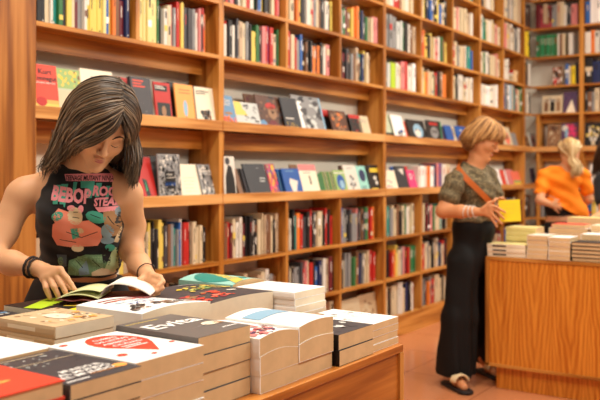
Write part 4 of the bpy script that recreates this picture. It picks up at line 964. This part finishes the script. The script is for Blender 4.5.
# hair: cap and long locks
HM = hair_mat('brown_hair', (38,27,19), (88,68,48), (146,120,90))
G = lambda *p: [np.array(q) for q in p]
par = lambda t: T1(.012+.004*t, -.062+.10*t, .098+.024*math.sin(t*3.1)-.0*t)
F = SDF((-.80,2.15,1.22),(-.40,2.6,1.62), .0045)
F.ell(T1(0,.018,.034), (.084,.101,.094), RH, .02); F.ell(T1(0,.05,-.03), (.085,.075,.10), RH, .04)
F.ell(T1(.072,.03,-.05), (.03,.06,.10), RH, .03); F.ell(T1(-.072,.03,-.05), (.03,.06,.10), RH, .03)
F.ell(T1(0.0,-.135,-.01), (.078,.100,.125), RH, .008, '-')
cap = link('hair', F.mesh('hair'), mat('hair_under', (50,33,22), rough=.6), P1)
def side(s, k):     # from the parting down the side of the head
    out = []
    # k 0 front .. 1 back
    return out
L_ = [  # image-left curtain, from the parting over the brow and down behind the shoulder
 G(T1(.018,-.074,.088), T1(.006,-.104,.060), T1(-.014,-.108,.030), T1(-.036,-.100,-.002), T1(-.056,-.080,-.035), Q(76,152,2.36)),
 G(T1(.017,-.068,.094), T1(-.008,-.098,.070), T1(-.034,-.096,.036), T1(-.056,-.084,-.006), T1(-.072,-.062,-.045), Q(70,156,2.37)),
 G(T1(.016,-.058,.100), T1(-.022,-.084,.082), T1(-.056,-.074,.040), T1(-.074,-.056,-.010), T1(-.082,-.042,-.060), Q(61,161,2.38)),
 G(T1(.014,-.040,.110), T1(-.035,-.058,.096), T1(-.074,-.040,.050), T1(-.090,-.022,-.01), T1(-.094,-.016,-.07), Q(54,165,2.40)),
 G(T1(.013,-.010,.122), T1(-.040,-.018,.112), T1(-.084,-.003,.060), T1(-.098,.012,-.01), T1(-.100,.017,-.08), Q(47,167,2.42)),
 G(T1(.013,.02,.128), T1(-.042,.028,.116), T1(-.088,.04,.060), T1(-.102,.05,-.02), T1(-.106,.05,-.085), Q(42,172,2.46)),
 G(T1(.012,.06,.122), T1(-.034,.085,.102), T1(-.074,.10,.050), T1(-.090,.105,-.04), T1(-.09,.09,-.11), Q(44,182,2.53)),
 G(T1(.010,.09,.102), T1(-.012,.118,.066), T1(-.03,.13,0), T1(-.04,.125,-.08), Q(72,168,2.56), Q(64,190,2.58))]
R_ = [
 G(T1(.018,-.074,.088), T1(.040,-.096,.062), T1(.060,-.080,.024), T1(.072,-.062,-.015), Q(129,160,2.375), Q(127,176,2.375)),
 G(T1(.017,-.060,.100), T1(.050,-.072,.078), T1(.078,-.052,.030), T1(.088,-.038,-.015), Q(133,162,2.395), Q(129,184,2.39)),
 G(T1(.016,-.040,.112), T1(.058,-.047,.086), T1(.088,-.027,.03), T1(.098,-.012,-.02), Q(136,162,2.42), Q(132,189,2.41)),
 G(T1(.016,-.010,.122), T1(.060,-.01,.100), T1(.094,.005,.04), T1(.106,.015,-.02), Q(138,161,2.44), Q(134,187,2.43)),
 G(T1(.016,.03,.128), T1(.055,.04,.104), T1(.092,.05,.04), T1(.104,.055,-.03), Q(138,161,2.47), Q(134,182,2.46)),
 G(T1(.014,.07,.118), T1(.045,.09,.084), T1(.076,.10,.02), T1(.082,.10,-.05), Q(130,164,2.49), Q(126,190,2.51)),
 G(T1(.010,.09,.102), T1(.02,.12,.066), T1(.03,.13,0), T1(.03,.125,-.08), Q(100,165,2.56), Q(95,190,2.58))]
hair(P1, 'hair', L_, 1500, .0019, HM, jit=.0048, steps=20, wave=.005, seed=3, ctr=hc, lay=(-.006,.006), sides=4, rj=.6)
hair(P1, 'hair', R_, 1400, .0019, HM, jit=.0045, steps=20, wave=.0045, seed=5, ctr=hc, lay=(-.006,.005), sides=4, rj=.6)
wis = [G(Q(60,140,2.40), Q(52,158,2.40), Q(44,168,2.41), Q(40,180,2.42)), G(Q(70,140,2.37), Q(64,152,2.37), Q(58,162,2.38), Q(54,172,2.40)), G(Q(52,130,2.44), Q(48,150,2.45), Q(42,162,2.46), Q(36,172,2.47))]
hair(P1, 'hair', wis, 70, .0013, HM, jit=.007, steps=14, wave=.008, seed=8, sides=4)
# ---- the open book in her hands
ob = empty('open_book', (0,0,0), YAW); tag(ob, 'open paperback with pale green and curling white pages held by the young woman', 'book', 'books being read')
def sheet(prof, d0, d1, name, m, th=.0015, par=None):
    mb = MB(); n = len(prof)
    for d in (d0, d1):
        for s_ in (0, 1):
            for (x, z) in prof: mb.v.append((x, d, z+s_*th))
    for i in range(n-1):
        a = i; mb.f += [(a, a+1, n*2+a+1, n*2+a), (n+a, n*3+a, n*3+a+1, n+a+1), (a, n+a, n+a+1, a+1), (2*n+a, 2*n+a+1, 3*n+a+1, 3*n+a)]; mb.m += [0]*4
    mb.f += [(0, 2*n, 3*n, n), (n-1, 2*n-1, 4*n-1, 3*n-1)]; mb.m += [0]*2
    return mb.build(name, [m], par or ob, True)
X = lambda px_, d=2.2: (px_-300)/800*d
zt_ = .9735
sheet([(X(58)+i*.01, zt_+.002*math.sin(i)) for i in range(13)]+[(X(100), zt_)]+[(X(100)+i*.0138, zt_+.0006*i) for i in range(1, 11)], 2.165, 2.33, 'cover', mat('dark_red_cover', (120,44,38), rough=.5))
sheet([(X(60)+.112*i/12, zt_+.003+.012*math.sin(math.pi*i/12)**.8) for i in range(13)], 2.17, 2.32, 'left_pages', mat('green_page', (214,216,160), rough=.8), th=.003)
sheet([(X(66)+.10*i/10, zt_+.012+.016*math.sin(math.pi*i/13)) for i in range(11)], 2.175, 2.30, 'lifted_page', mat('green_page', (214,216,160)), th=.0006)
cur = [(X(98), zt_+.004)]+[(X(101)+.045*(1-math.cos(t))*1.0, zt_+.006+.034*math.sin(t)) for t in [i*math.pi/2/9 for i in range(1, 10)]]+[(X(101)+.045+.09*i/9, zt_+.040-.0035*i*(i/9)) for i in range(1, 10)]
sheet(cur, 2.20, 2.345, 'right_pages', mat('ivory_page', (240,236,224), rough=.8), th=.004)
# ---- blonde woman with the yellow book
P2 = person('woman with blonde bob, patterned olive blouse and wide black trousers holding a yellow book')
hc2 = Q(484,139,5.02); R2 = basis((.78,-.46,-.46), (.42,-.16,.86))
def up2(F, inf=0):
    F.ell(Q(474,188,5.03), (.115+inf,.135+inf,.12+inf), None, .04); F.ell(Q(475,208,5.03), (.118+inf,.125+inf,.12+inf), None, .04)
    for y in (-.07, .06): F.ell(Q(486,193,5.0+y), (.05+inf,.055+inf,.06+inf), None, .03)
    F.ell(Q(473,228,5.03), (.118+inf,.13+inf,.12+inf), None, .05)
    F.cone(Q(470,170,5.04), Q(458,178,4.93), .045+inf, .045+inf, .03); F.cone(Q(472,170,5.04), Q(487,175,5.14), .045+inf, .045+inf, .03)
sh = Q(455,183,4.90); el = Q(443,211,4.86); wr = Q(480,212,4.72); sh2 = Q(489,181,5.15); el2 = Q(499,212,5.14); wr2 = Q(503,207,4.92)
F = SDF((.72,4.5,0),(1.42,5.38,1.74), .0055); up2(F)
F.chain([sh, el], [.052,.041], .03); F.chain([el, (el+wr)/2, wr], [.042,.038,.024], .02)
F.chain([sh2, el2], [.05,.038], .03); F.chain([el2, wr2], [.038,.024], .02)
F.chain([Q(471,176,5.04), Q(478,160,5.03), hc2+R2@np.array([0,.03,-.03])], [.056,.05,.052], .03)
T2 = head(F, hc2, R2)
ft = [Q(454,384,4.93), Q(487,371,5.25)]; hp = [Q(464,262,4.95), Q(478,262,5.12)]
for a, b in zip(hp, ft):
    an = np.array([b[0]-.02, b[1], .10]); F.chain([a, (a+an)/2, an], [.085,.055,.035], .03)
    F.chain([an, np.array([an[0]+.03, an[1]-.04, .055]), np.array([an[0]+.055, an[1]-.13, .035])], [.036,.034,.024], .02)
mc = [Q(489,205,4.69), Q(491,208,4.685), Q(491,212,4.685), Q(490,216,4.69)]
fg = [[Q(496,207,4.665), Q(501,210,4.66), Q(505,212,4.66)], [Q(498,212,4.665), Q(501,216,4.66), Q(504,219,4.66)], [Q(495,217,4.67), Q(499,221,4.665), Q(502,224,4.66)], [Q(493,220,4.68), Q(495,223,4.675), Q(497,227,4.67)]]
hand_pts(F, wr, mc, fg, [Q(483,209,4.70), Q(489,203,4.69), Q(495,201,4.675)], r=.009)
mc = [Q(502,201,4.85), Q(505,202,4.84), Q(507,205,4.84), Q(508,208,4.85)]
fg = [[Q(499,199,4.80), Q(496,199,4.76), Q(494,200,4.74)], [Q(503,198,4.80), Q(500,198,4.77)], [Q(510,206,4.80), Q(513,207,4.77)], [Q(510,211,4.80), Q(513,213,4.77)]]
hand_pts(F, wr2, mc, fg, [Q(502,206,4.88), Q(499,208,4.82), Q(500,211,4.78)], r=.009)
B2 = link('body', F.mesh('body'), SKIN2, P2); face_marks(P2, B2, T2, (120,84,48))
# blouse with short sleeves
bl = bpy.data.materials.new('olive_pattern'); bl.use_nodes = True; nt = bl.node_tree; bs = nt.nodes['Principled BSDF']; bs.inputs['Roughness'].default_value = .85
tc = nt.nodes.new('ShaderNodeTexCoord'); vo = nt.nodes.new('ShaderNodeTexVoronoi'); vo.inputs['Scale'].default_value = 130; no = nt.nodes.new('ShaderNodeTexNoise'); no.inputs['Scale'].default_value = 45
cr = nt.nodes.new('ShaderNodeValToRGB'); e = cr.color_ramp.elements; e[0].position = .25; e[0].color = (*lin((48,42,30)),1); e[1].position = .75; e[1].color = (*lin((150,132,94)),1); q = e.new(.5); q.color = (*lin((92,80,54)),1)
mx = nt.nodes.new('ShaderNodeMixRGB'); mx.inputs[0].default_value = .5
nt.links.new(tc.outputs['Object'], vo.inputs['Vector']); nt.links.new(tc.outputs['Object'], no.inputs['Vector']); nt.links.new(vo.outputs['Distance'], mx.inputs[1]); nt.links.new(no.outputs['Fac'], mx.inputs[2]); nt.links.new(mx.outputs[0], cr.inputs[0]); nt.links.new(cr.outputs[0], bs.inputs['Base Color'])
F = SDF((.72,4.6,.95),(1.42,5.38,1.42), .0055); up2(F, .012)
F.chain([sh, sh*.5+el*.5], [.066,.066], .03); F.chain([sh2, sh2*.55+el2*.45], [.062,.062], .03)
F.cone(Q(471,175,5.04), Q(477,162,5.02), .062, .058, .03)
F.cone(Q(483,158,4.96), Q(487,175,4.86), .050, .012, .02, '-')
F.plane(Q(474,166,5.0), (.25,-.25,1)); F.plane(Q(474,221,5.0), (0,0,-1))
cut = (sh*.35+el*.65); dn = el-sh; 
m_ = (F.ax[0][:,None,None] < cut[0]+.09)
d_ = ((F.ax[0][:,None,None]-cut[0])*dn[0]+(F.ax[1][None,:,None]-cut[1])*dn[1]+(F.ax[2][None,None,:]-cut[2])*dn[2])/np.linalg.norm(dn)
F.disp(lambda X, Y, Z: .005*np.sin(X*50+Z*34+Y*20)*np.sin(Z*28-Y*30)+.003*np.sin(Z*75+Y*40+X*20))
link('blouse', F.mesh('blouse'), bl, P2)
# wide trousers
def wide(F):
    F.ell(Q(473,229,5.03), (.134,.146,.14), None, .05); F.ell(Q(470,255,5.02), (.125,.135,.14), None, .06)
    for a, b, rk, rh in zip(hp, ft, (.115,.10), (.125,.10)):
        an = np.array([b[0]+.012, b[1]+.03, .10]); F.chain([a+np.array([-.01,0,0]), (a+an)/2, an], [.100, rk*.92, rh*.92], .03)
F = SDF((.72,4.55,.03),(1.42,5.45,1.08), .0065); wide(F)
F.disp(lambda X, Y, Z: (.010*np.clip((1.0-Z), 0, 1)+.002)*np.sin(X*62+Y*38+Z*3+.8*np.sin(Z*5))+.003*np.sin(X*40-Z*6)+.0012*np.sin(Z*30+X*20))
F.plane(Q(474,217.5,5.0), (0,0,1)); F.plane((0,0,.072), (0,0,-1))
link('trousers', F.mesh('trousers'), mat('black_viscose', (17,16,16), rough=.75, spec=.25), P2)
for i, b in enumerate(ft):
    an = np.array([b[0]-.02, b[1], .07]); F = SDF((b[0]-.13,b[1]-.25,-.01),(b[0]+.16,b[1]+.14,.14), .005); tip = np.array([an[0]+.06, an[1]-.145, .012])
    F.cone(np.array([an[0]-.01, an[1]+.05, .012]), tip, .042, .048, .02); F.plane((0,0,.002), (0,0,-1)); F.plane((0,0,.022), (0,0,1))
    so = link('sandal', F.mesh('sandal'), mat('black_sole', (30,26,26), rough=.6), P2)
    mb = MB(); ax = np.array([.39,-.92,0]); c = tip*.62+an*.38+np.array([0,0,.018])
    for w_ in np.linspace(-.02, .02, 5):
        cc = Vector(c+ax*w_); sd_ = Vector((.92,.39,0)); mb.tube([cc+sd_*(.050*math.cos(t))+Vector((0,0,.006+.044*math.sin(t))) for t in [math.pi*i_/10 for i_ in range(11)]], .0065, 6)
    mb.build('strap', [mat('cream_leather', (226,204,160), rough=.6)], so, True)
mb = MB()
for q in ([Q(454,156,4.98), Q(452,160,4.85), Q(461,164,4.80)][1:] and [Q(469,160,5.12), Q(460,163,5.04), Q(458,168,4.92), Q(466,178,4.86), Q(476,188,4.85), Q(486,198,4.86), Q(492,205,4.90), Q(493,210,5.0)],):
    c = catmull(q, 26); w_ = Vector((.45,-.1,.5)).normalized()*.017
    for i in range(25):
        a, b = Vector(c[i]), Vector(c[i+1]); o_ = Vector((-.2,-1,.1)).normalized()*.008
        mb.poly([a-w_+o_, b-w_+o_, b+w_+o_, a+w_+o_]); mb.poly([a-w_+o_*.5, a+w_+o_*.5, b+w_+o_*.5, b-w_+o_*.5]); mb.poly([a-w_+o_, a-w_+o_*.5, b-w_+o_*.5, b-w_+o_]); mb.poly([a+w_+o_*.5, a+w_+o_, b+w_+o_, b+w_+o_*.5])
bag = mb.build('shoulder_strap', [mat('tan_leather', (196,104,44), rough=.5)], P2)
dv = wr-(el+wr)/2
for t in (.62, .74, .86):
    mb = MB(); ring(mb, el*(1-t)+wr*t, (dv[0], dv[1], dv[2]+.02*(t-.74)*8), .040-.006*t, .0032, 22, True); mb.build('bracelet', [mat('silver_beads', (214,206,196), rough=.3)], P2, True)
HB = hair_mat('blonde_hair', (112,72,34), (180,126,66), (222,178,112))
F = SDF((hc2[0]-.2,hc2[1]-.2,hc2[2]-.2),(hc2[0]+.2,hc2[1]+.2,hc2[2]+.2), .006)
F.ell(T2(0,.02,.038), (.086,.104,.092), R2, .02); F.ell(T2(0,.06,-.03), (.088,.075,.085), R2, .04); F.ell(T2(0,-.125,-.04), (.078,.085,.10), R2, .008, '-')
link('hair', F.mesh('hair'), mat('blonde_under', (120,80,40), rough=.6), P2)
gs = []
for i in range(13):     # bob: from the crown all round, longer at the back
    a = math.pi*2*i/12; f = math.cos(a)   # f=-1 front, 1 back in local y
    x, y = math.sin(a), f
    front = max(0, -y)
    if front > .8: gs.append(G(T2(x*.01,.01,.125), T2(x*.03,-.06,.112), T2(x*.05,-.092,.080), T2(x*.06,-.102,.052), T2(x*.062,-.104,.030)))
    elif front > .2: gs.append(G(T2(x*.01,.01+y*.01,.128), T2(x*.06,y*.06,.112), T2(x*.088,y*.075,.06), T2(x*.094,y*.05,.02), T2(x*.094,y*.02,-.02)))
    else: gs.append(G(T2(x*.01,.01+y*.01,.128), T2(x*.06,.02+y*.06,.112), T2(x*.092,.02+y*.095,.045), T2(x*.104,.02+y*.112,-.02), T2(x*(.104-.01*front),.02+y*.120,-.085)))
hair(P2, 'hair', gs, 1500, .0022, HB, jit=.006, steps=12, wave=.004, seed=4, ctr=hc2, lay=(-.008,.004), closed=False)
yb = empty('book', (0,0,0), YAW); tag(yb, 'yellow paperback held open in the hands of the blonde woman', 'book', 'books being read')
y0_, y1_ = Q(502,200,4.70), Q(521,222,4.66); cx = (y0_+y1_)/2; W_ = float(y1_[0]-y0_[0]); L_2 = float(y0_[2]-y1_[2])
mb, ms, pgb, pmt = cover_meshes(W_+.02, L_2, .014, 'N', [('l',.2,.8,.8,3,.2,.02,'q'),('r',.12,.1,.14,.9,'q')]); cb = mb.build('cover', ms, yb); pb = pgb.build('page_block', [mat('pink_page_edges', (236,200,180))], yb)
yb.matrix_world = RZ @ Matrix.Translation(Vector(cx)+Vector((-.005,.02,0))) @ Matrix.Rotation(math.radians(-10), 4, 'Z') @ Matrix.Rotation(math.radians(84), 4, 'X') @ Matrix.Rotation(math.radians(3), 4, 'Z')

# ---- woman in the orange T-shirt, seen from behind
P3 = person('woman with pale blonde tied hair and bright orange T-shirt, seen from behind')
hc3 = Q(570,152,7.06); R3 = basis((.35,.80,-.45), (.1,.35,.9))
def up3(F, inf=0):
    F.ell(Q(563,182,7.1), (.150+inf,.095+inf,.10+inf), None, .04); F.ell(Q(563,200,7.1), (.145+inf,.105+inf,.14+inf), None, .04); F.ell(Q(562,222,7.1), (.145+inf,.105+inf,.12+inf), None, .05)
    F.cone(Q(566,168,7.1), Q(545,174,7.1), .045+inf, .045+inf, .03); F.cone(Q(568,168,7.1), Q(583,174,7.1), .045+inf, .045+inf, .03)
s3, e3, w3 = Q(543,177,7.1), Q(540,200,7.0), Q(552,205,6.92); s4, e4, w4 = Q(584,177,7.1), Q(589,199,7.12), Q(580,208,7.35)
F = SDF((1.98,6.75,0),(2.72,7.55,1.68), .0075); up3(F)
F.chain([s3, e3], [.048,.038], .03); F.chain([e3, w3], [.037,.024], .02); F.chain([s4, e4], [.048,.038], .03); F.chain([e4, w4], [.037,.024], .02)
F.chain([Q(566,172,7.1), Q(569,162,7.08), hc3], [.055,.05,.05], .03); T3 = head(F, hc3, R3)
mc = [Q(555,203,6.91), Q(556,205,6.91), Q(556,207,6.91), Q(555,209,6.92)]
hand_pts(F, w3, mc, [[Q(558,203,6.90), Q(561,204,6.91)], [Q(559,206,6.90), Q(562,207,6.91)], [Q(559,208,6.90), Q(561,210,6.91)], [Q(557,211,6.91), Q(559,213,6.92)]], [Q(553,203,6.91), Q(556,200,6.91), Q(559,200,6.91)], r=.009)
mc = [w4+np.array([-.03,.06,z]) for z in (.02,.0,-.02,-.04)]
hand_pts(F, w4, mc, [[m+np.array([-.01,.03,-.01]), m+np.array([-.01,.05,-.03])] for m in mc], [w4, w4+np.array([-.04,.02,.03]), w4+np.array([-.05,.05,.03])], r=.009)
for s in (-1, 1):
    a = Q(562,245,7.1)+np.array([s*.085,0,0]); an = np.array([a[0]+s*.01, 7.12, .09]); F.chain([a, (a+an)/2, an], [.09,.058,.036], .03); F.chain([an, an+np.array([0,.12,-.06])], [.036,.025], .02)
B3 = link('body', F.mesh('body'), SKIN3, P3); face_marks(P3, B3, T3, (160,120,70))
F = SDF((1.98,6.75,.85),(2.72,7.45,1.42), .0065); up3(F, .007)
F.chain([s3, s3*.4+e3*.6], [.056,.058], .03); F.chain([s4, s4*.4+e4*.6], [.056,.058], .03)
F.ell(Q(574,214,7.08), (.13,.11,.13), None, .05); F.ell(Q(560,206,7.02), (.07,.05,.03), None, .03)
F.cone(Q(553,205,6.97), Q(580,226,6.98), .03, .05, .03)
F.plane(Q(566,166,7.1), (0,.1,1)); F.plane(Q(560,206,7.0), (-.5,0,-.85)); F.plane(Q(560,229,7.0), (0,0,-1))
F.disp(lambda X, Y, Z: .007*np.sin((X-2.25)*36+(Z-1.05)*52)*np.clip((1.32-Z)*3, .15, 1)+.004*np.sin(Z*60+X*30))
link('t_shirt', F.mesh('t_shirt'), mat('orange_cotton', (248,136,14), rough=.8, var=.03), P3)
F = SDF((2.0,6.85,.06),(2.7,7.4,1.08), .008); F.ell(Q(562,228,7.1), (.158,.118,.14), None, .05); F.ell(Q(561,208,7.1), (.146,.108,.11), None, .04)
for s in (-1, 1):
    a = Q(562,245,7.1)+np.array([s*.085,0,0]); an = np.array([a[0]+s*.01, 7.12, .12]); F.chain([a, (a+an)/2, an], [.10,.07,.055], .03)
F.plane(Q(562,205,7.1), (0,0,1)); link('trousers', F.mesh('trousers'), mat('black_denim', (20,20,24)), P3)
HP = hair_mat('pale_blonde_hair', (150,112,64), (214,180,122), (240,218,170))
gs = []
for i in range(13):
    a = math.pi*2*i/12; x, y = math.sin(a), math.cos(a)
    gs.append(G(T3(x*.02,-.04+y*.03,.115), T3(x*.085,.0+y*.085,.07), T3(x*.075,.045+y*.06,-.0), Q(572,160,7.0)+np.array([x*.03,0,0]), Q(577,168,6.99)+np.array([x*.03,0,0]), Q(575,176,6.97)+np.array([x*.035,0,0])))
F = SDF(tuple(hc3-.2), tuple(hc3+.2), .008); F.ell(T3(0,.016,.036), (.082,.10,.09), R3, .02); F.ell(T3(0,-.12,-.05), (.065,.07,.085), R3, .008, '-'); link('hair', F.mesh('hair'), mat('pale_under', (180,146,92), rough=.6), P3)
hair(P3, 'hair', gs, 420, .0045, HP, jit=.009, steps=12, wave=.006, seed=6, ctr=hc3, lay=(-.004,.008))

# ---- dark haired woman cut by the frame edge
P4 = person('woman with long dark hair and black T-shirt at the frame edge beside the orange shirt')
hc4 = Q(611,152,6.6); R4 = basis((-.25,-.75,-.5), (0,-.4,.9))
s5, e5, w5 = Q(601,183,6.62), Q(604,214,6.5), Q(592,219,6.3); s6, e6, w6 = Q(637,183,6.62), Q(640,212,6.55), Q(625,219,6.3)
def up4(F, inf=0):
    F.ell(Q(619,195,6.65), (.145+inf,.10+inf,.14+inf), None, .04); F.ell(Q(619,225,6.65), (.13+inf,.10+inf,.15+inf), None, .05)
    F.cone(Q(617,172,6.65), Q(603,179,6.63), .045+inf, .045+inf, .03); F.cone(Q(620,172,6.65), Q(634,179,6.63), .045+inf, .045+inf, .03)
F = SDF((2.28,6.1,0),(3.0,6.95,1.66), .0075); up4(F)
F.chain([s5, e5], [.048,.038], .03); F.chain([e5, w5], [.037,.024], .02); F.chain([s6, e6], [.048,.038], .03); F.chain([e6, w6], [.037,.024], .02)
F.chain([Q(618,176,6.65), Q(614,163,6.62), hc4], [.055,.05,.05], .03); T4 = head(F, hc4, R4)
for w_, sg in ((w5, 1), (w6, -1)):
    mc = [w_+np.array([sg*(-.03+.018*i), -.06, -.01]) for i in range(4)]
    hand_pts(F, w_, mc, [[m+np.array([0,-.03,-.01]), m+np.array([0,-.05,-.025])] for m in mc], [w_, w_+np.array([-sg*.04,-.02,0]), w_+np.array([-sg*.05,-.05,-.01])], r=.009)
for s in (-1, 1):
    a = Q(619,255,6.65)+np.array([s*.085,0,0]); an = np.array([a[0], 6.67, .09]); F.chain([a, (a+an)/2, an], [.09,.058,.036], .03); F.chain([an, an+np.array([0,-.12,-.06])], [.036,.025], .02)
B4 = link('body', F.mesh('body'), SKIN3, P4); face_marks(P4, B4, T4, (40,28,22))
F = SDF((2.28,6.3,.9),(3.0,6.95,1.42), .0075); up4(F, .014); F.chain([s5, s5*.45+e5*.55], [.062,.064], .03); F.chain([s6, s6*.45+e6*.55], [.062,.064], .03); F.plane(Q(617,171,6.6), (0,-.1,1)); F.plane((0,0,.93), (0,0,-1))
link('t_shirt', F.mesh('t_shirt'), mat('black_cotton', (22,20,22)), P4)
F = SDF((2.3,6.4,.06),(3.0,6.95,.98), .008); F.ell(Q(619,238,6.65), (.15,.115,.14), None, .05)
for s in (-1, 1):
    a = Q(619,255,6.65)+np.array([s*.085,0,0]); an = np.array([a[0], 6.67, .12]); F.chain([a, (a+an)/2, an], [.10,.07,.055], .03)
link('trousers', F.mesh('trousers'), mat('blue_denim', (50,62,88), rough=.8), P4)
HD = hair_mat('dark_hair', (30,20,14), (60,40,28), (92,64,44))
F = SDF(tuple(hc4-.2), tuple(hc4+.2), .008); F.ell(T4(0,.016,.036), (.084,.10,.092), R4, .02); F.ell(T4(0,.06,-.03), (.08,.07,.10), R4, .04); F.ell(T4(0,-.12,-.05), (.06,.07,.085), R4, .008, '-'); link('hair', F.mesh('hair'), mat('hair_under', (50,33,22)), P4)
gs = []
for i in range(11):
    a = -math.pi*.80+math.pi*1.6*i/10; x, y = math.sin(a), math.cos(a)
    gs.append(G(T4(x*.02,.0+y*.02,.125), T4(x*.085,.01+y*.085,.07), T4(x*.10,.01+y*.09,-.02), T4(x*.11,.03+y*.08,-.09)+np.array([0,0,-.02]), T4(x*.115,.0+y*.05,-.12)+np.array([0,.03,-.12])))
hair(P4, 'hair', gs, 420, .0045, HD, jit=.008, steps=12, wave=.008, seed=9, ctr=hc4, lay=(-.004,.006))
# ---------------------------------------------------------------- light and camera
w = bpy.data.worlds.new('shop_world'); SC.world = w; w.use_nodes = True
w.node_tree.nodes['Background'].inputs[0].default_value = (1.0, .94, .86, 1); w.node_tree.nodes['Background'].inputs[1].default_value = .26
def area(name, loc, rot, sx, sy, e, c=(1, .935, .82)):
    l = bpy.data.lights.new(name, 'AREA'); l.shape = 'RECTANGLE'; l.size = sx; l.size_y = sy; l.energy = e; l.color = c
    o = bpy.data.objects.new(name, l); COL.objects.link(o); o.location = loc; o.rotation_euler = rot; return o
area('ceiling_light_panel', (-1.5, 1.2, 3.85), (0,0,0), .4, 2.0, 105)
area('ceiling_light_panel', (-1.4, 4.2, 3.85), (0,0,0), .4, 2.0, 62)
area('ceiling_light_panel', (-1.3, 7.0, 3.85), (0,0,0), .4, 2.0, 62)
area('ceiling_light_panel', (1.0, 2.5, 3.85), (0,0,0), .5, 4.0, 45)
area('ceiling_light_panel', (1.2, 6.8, 3.85), (0,0,0), .5, 3.0, 40)
area('track_light_panel', (.35, 1.7, 2.9), (0, math.radians(50), 0), .4, .7, 24)
for y, e in ((3.6, 44), (6.2, 60), (8.2, 44)):
    o = area('track_light_panel', (.5, y, 3.35), (0, math.radians(44), 0), .5, .9, e)
cam = bpy.data.cameras.new('camera'); co = bpy.data.objects.new('camera', cam); COL.objects.link(co)
co.location = (0, 0, H); co.rotation_euler = (math.pi/2, 0, YAW)
cam.sensor_width = 36; cam.lens = 800/600*36; cam.shift_y = -27/600
cam.clip_start = .05; cam.clip_end = 60
cam.dof.use_dof = True; cam.dof.focus_distance = 2.2; cam.dof.aperture_fstop = 4.0
SC.camera = co
SC.view_settings.view_transform = 'Standard'; SC.view_settings.look = 'None'; SC.view_settings.gamma = 1; SC.view_settings.exposure = -0.28
SC.view_settings.use_curve_mapping = False
SC.cycles.use_denoising = True; SC.cycles.max_bounces = 8; SC.cycles.diffuse_bounces = 4
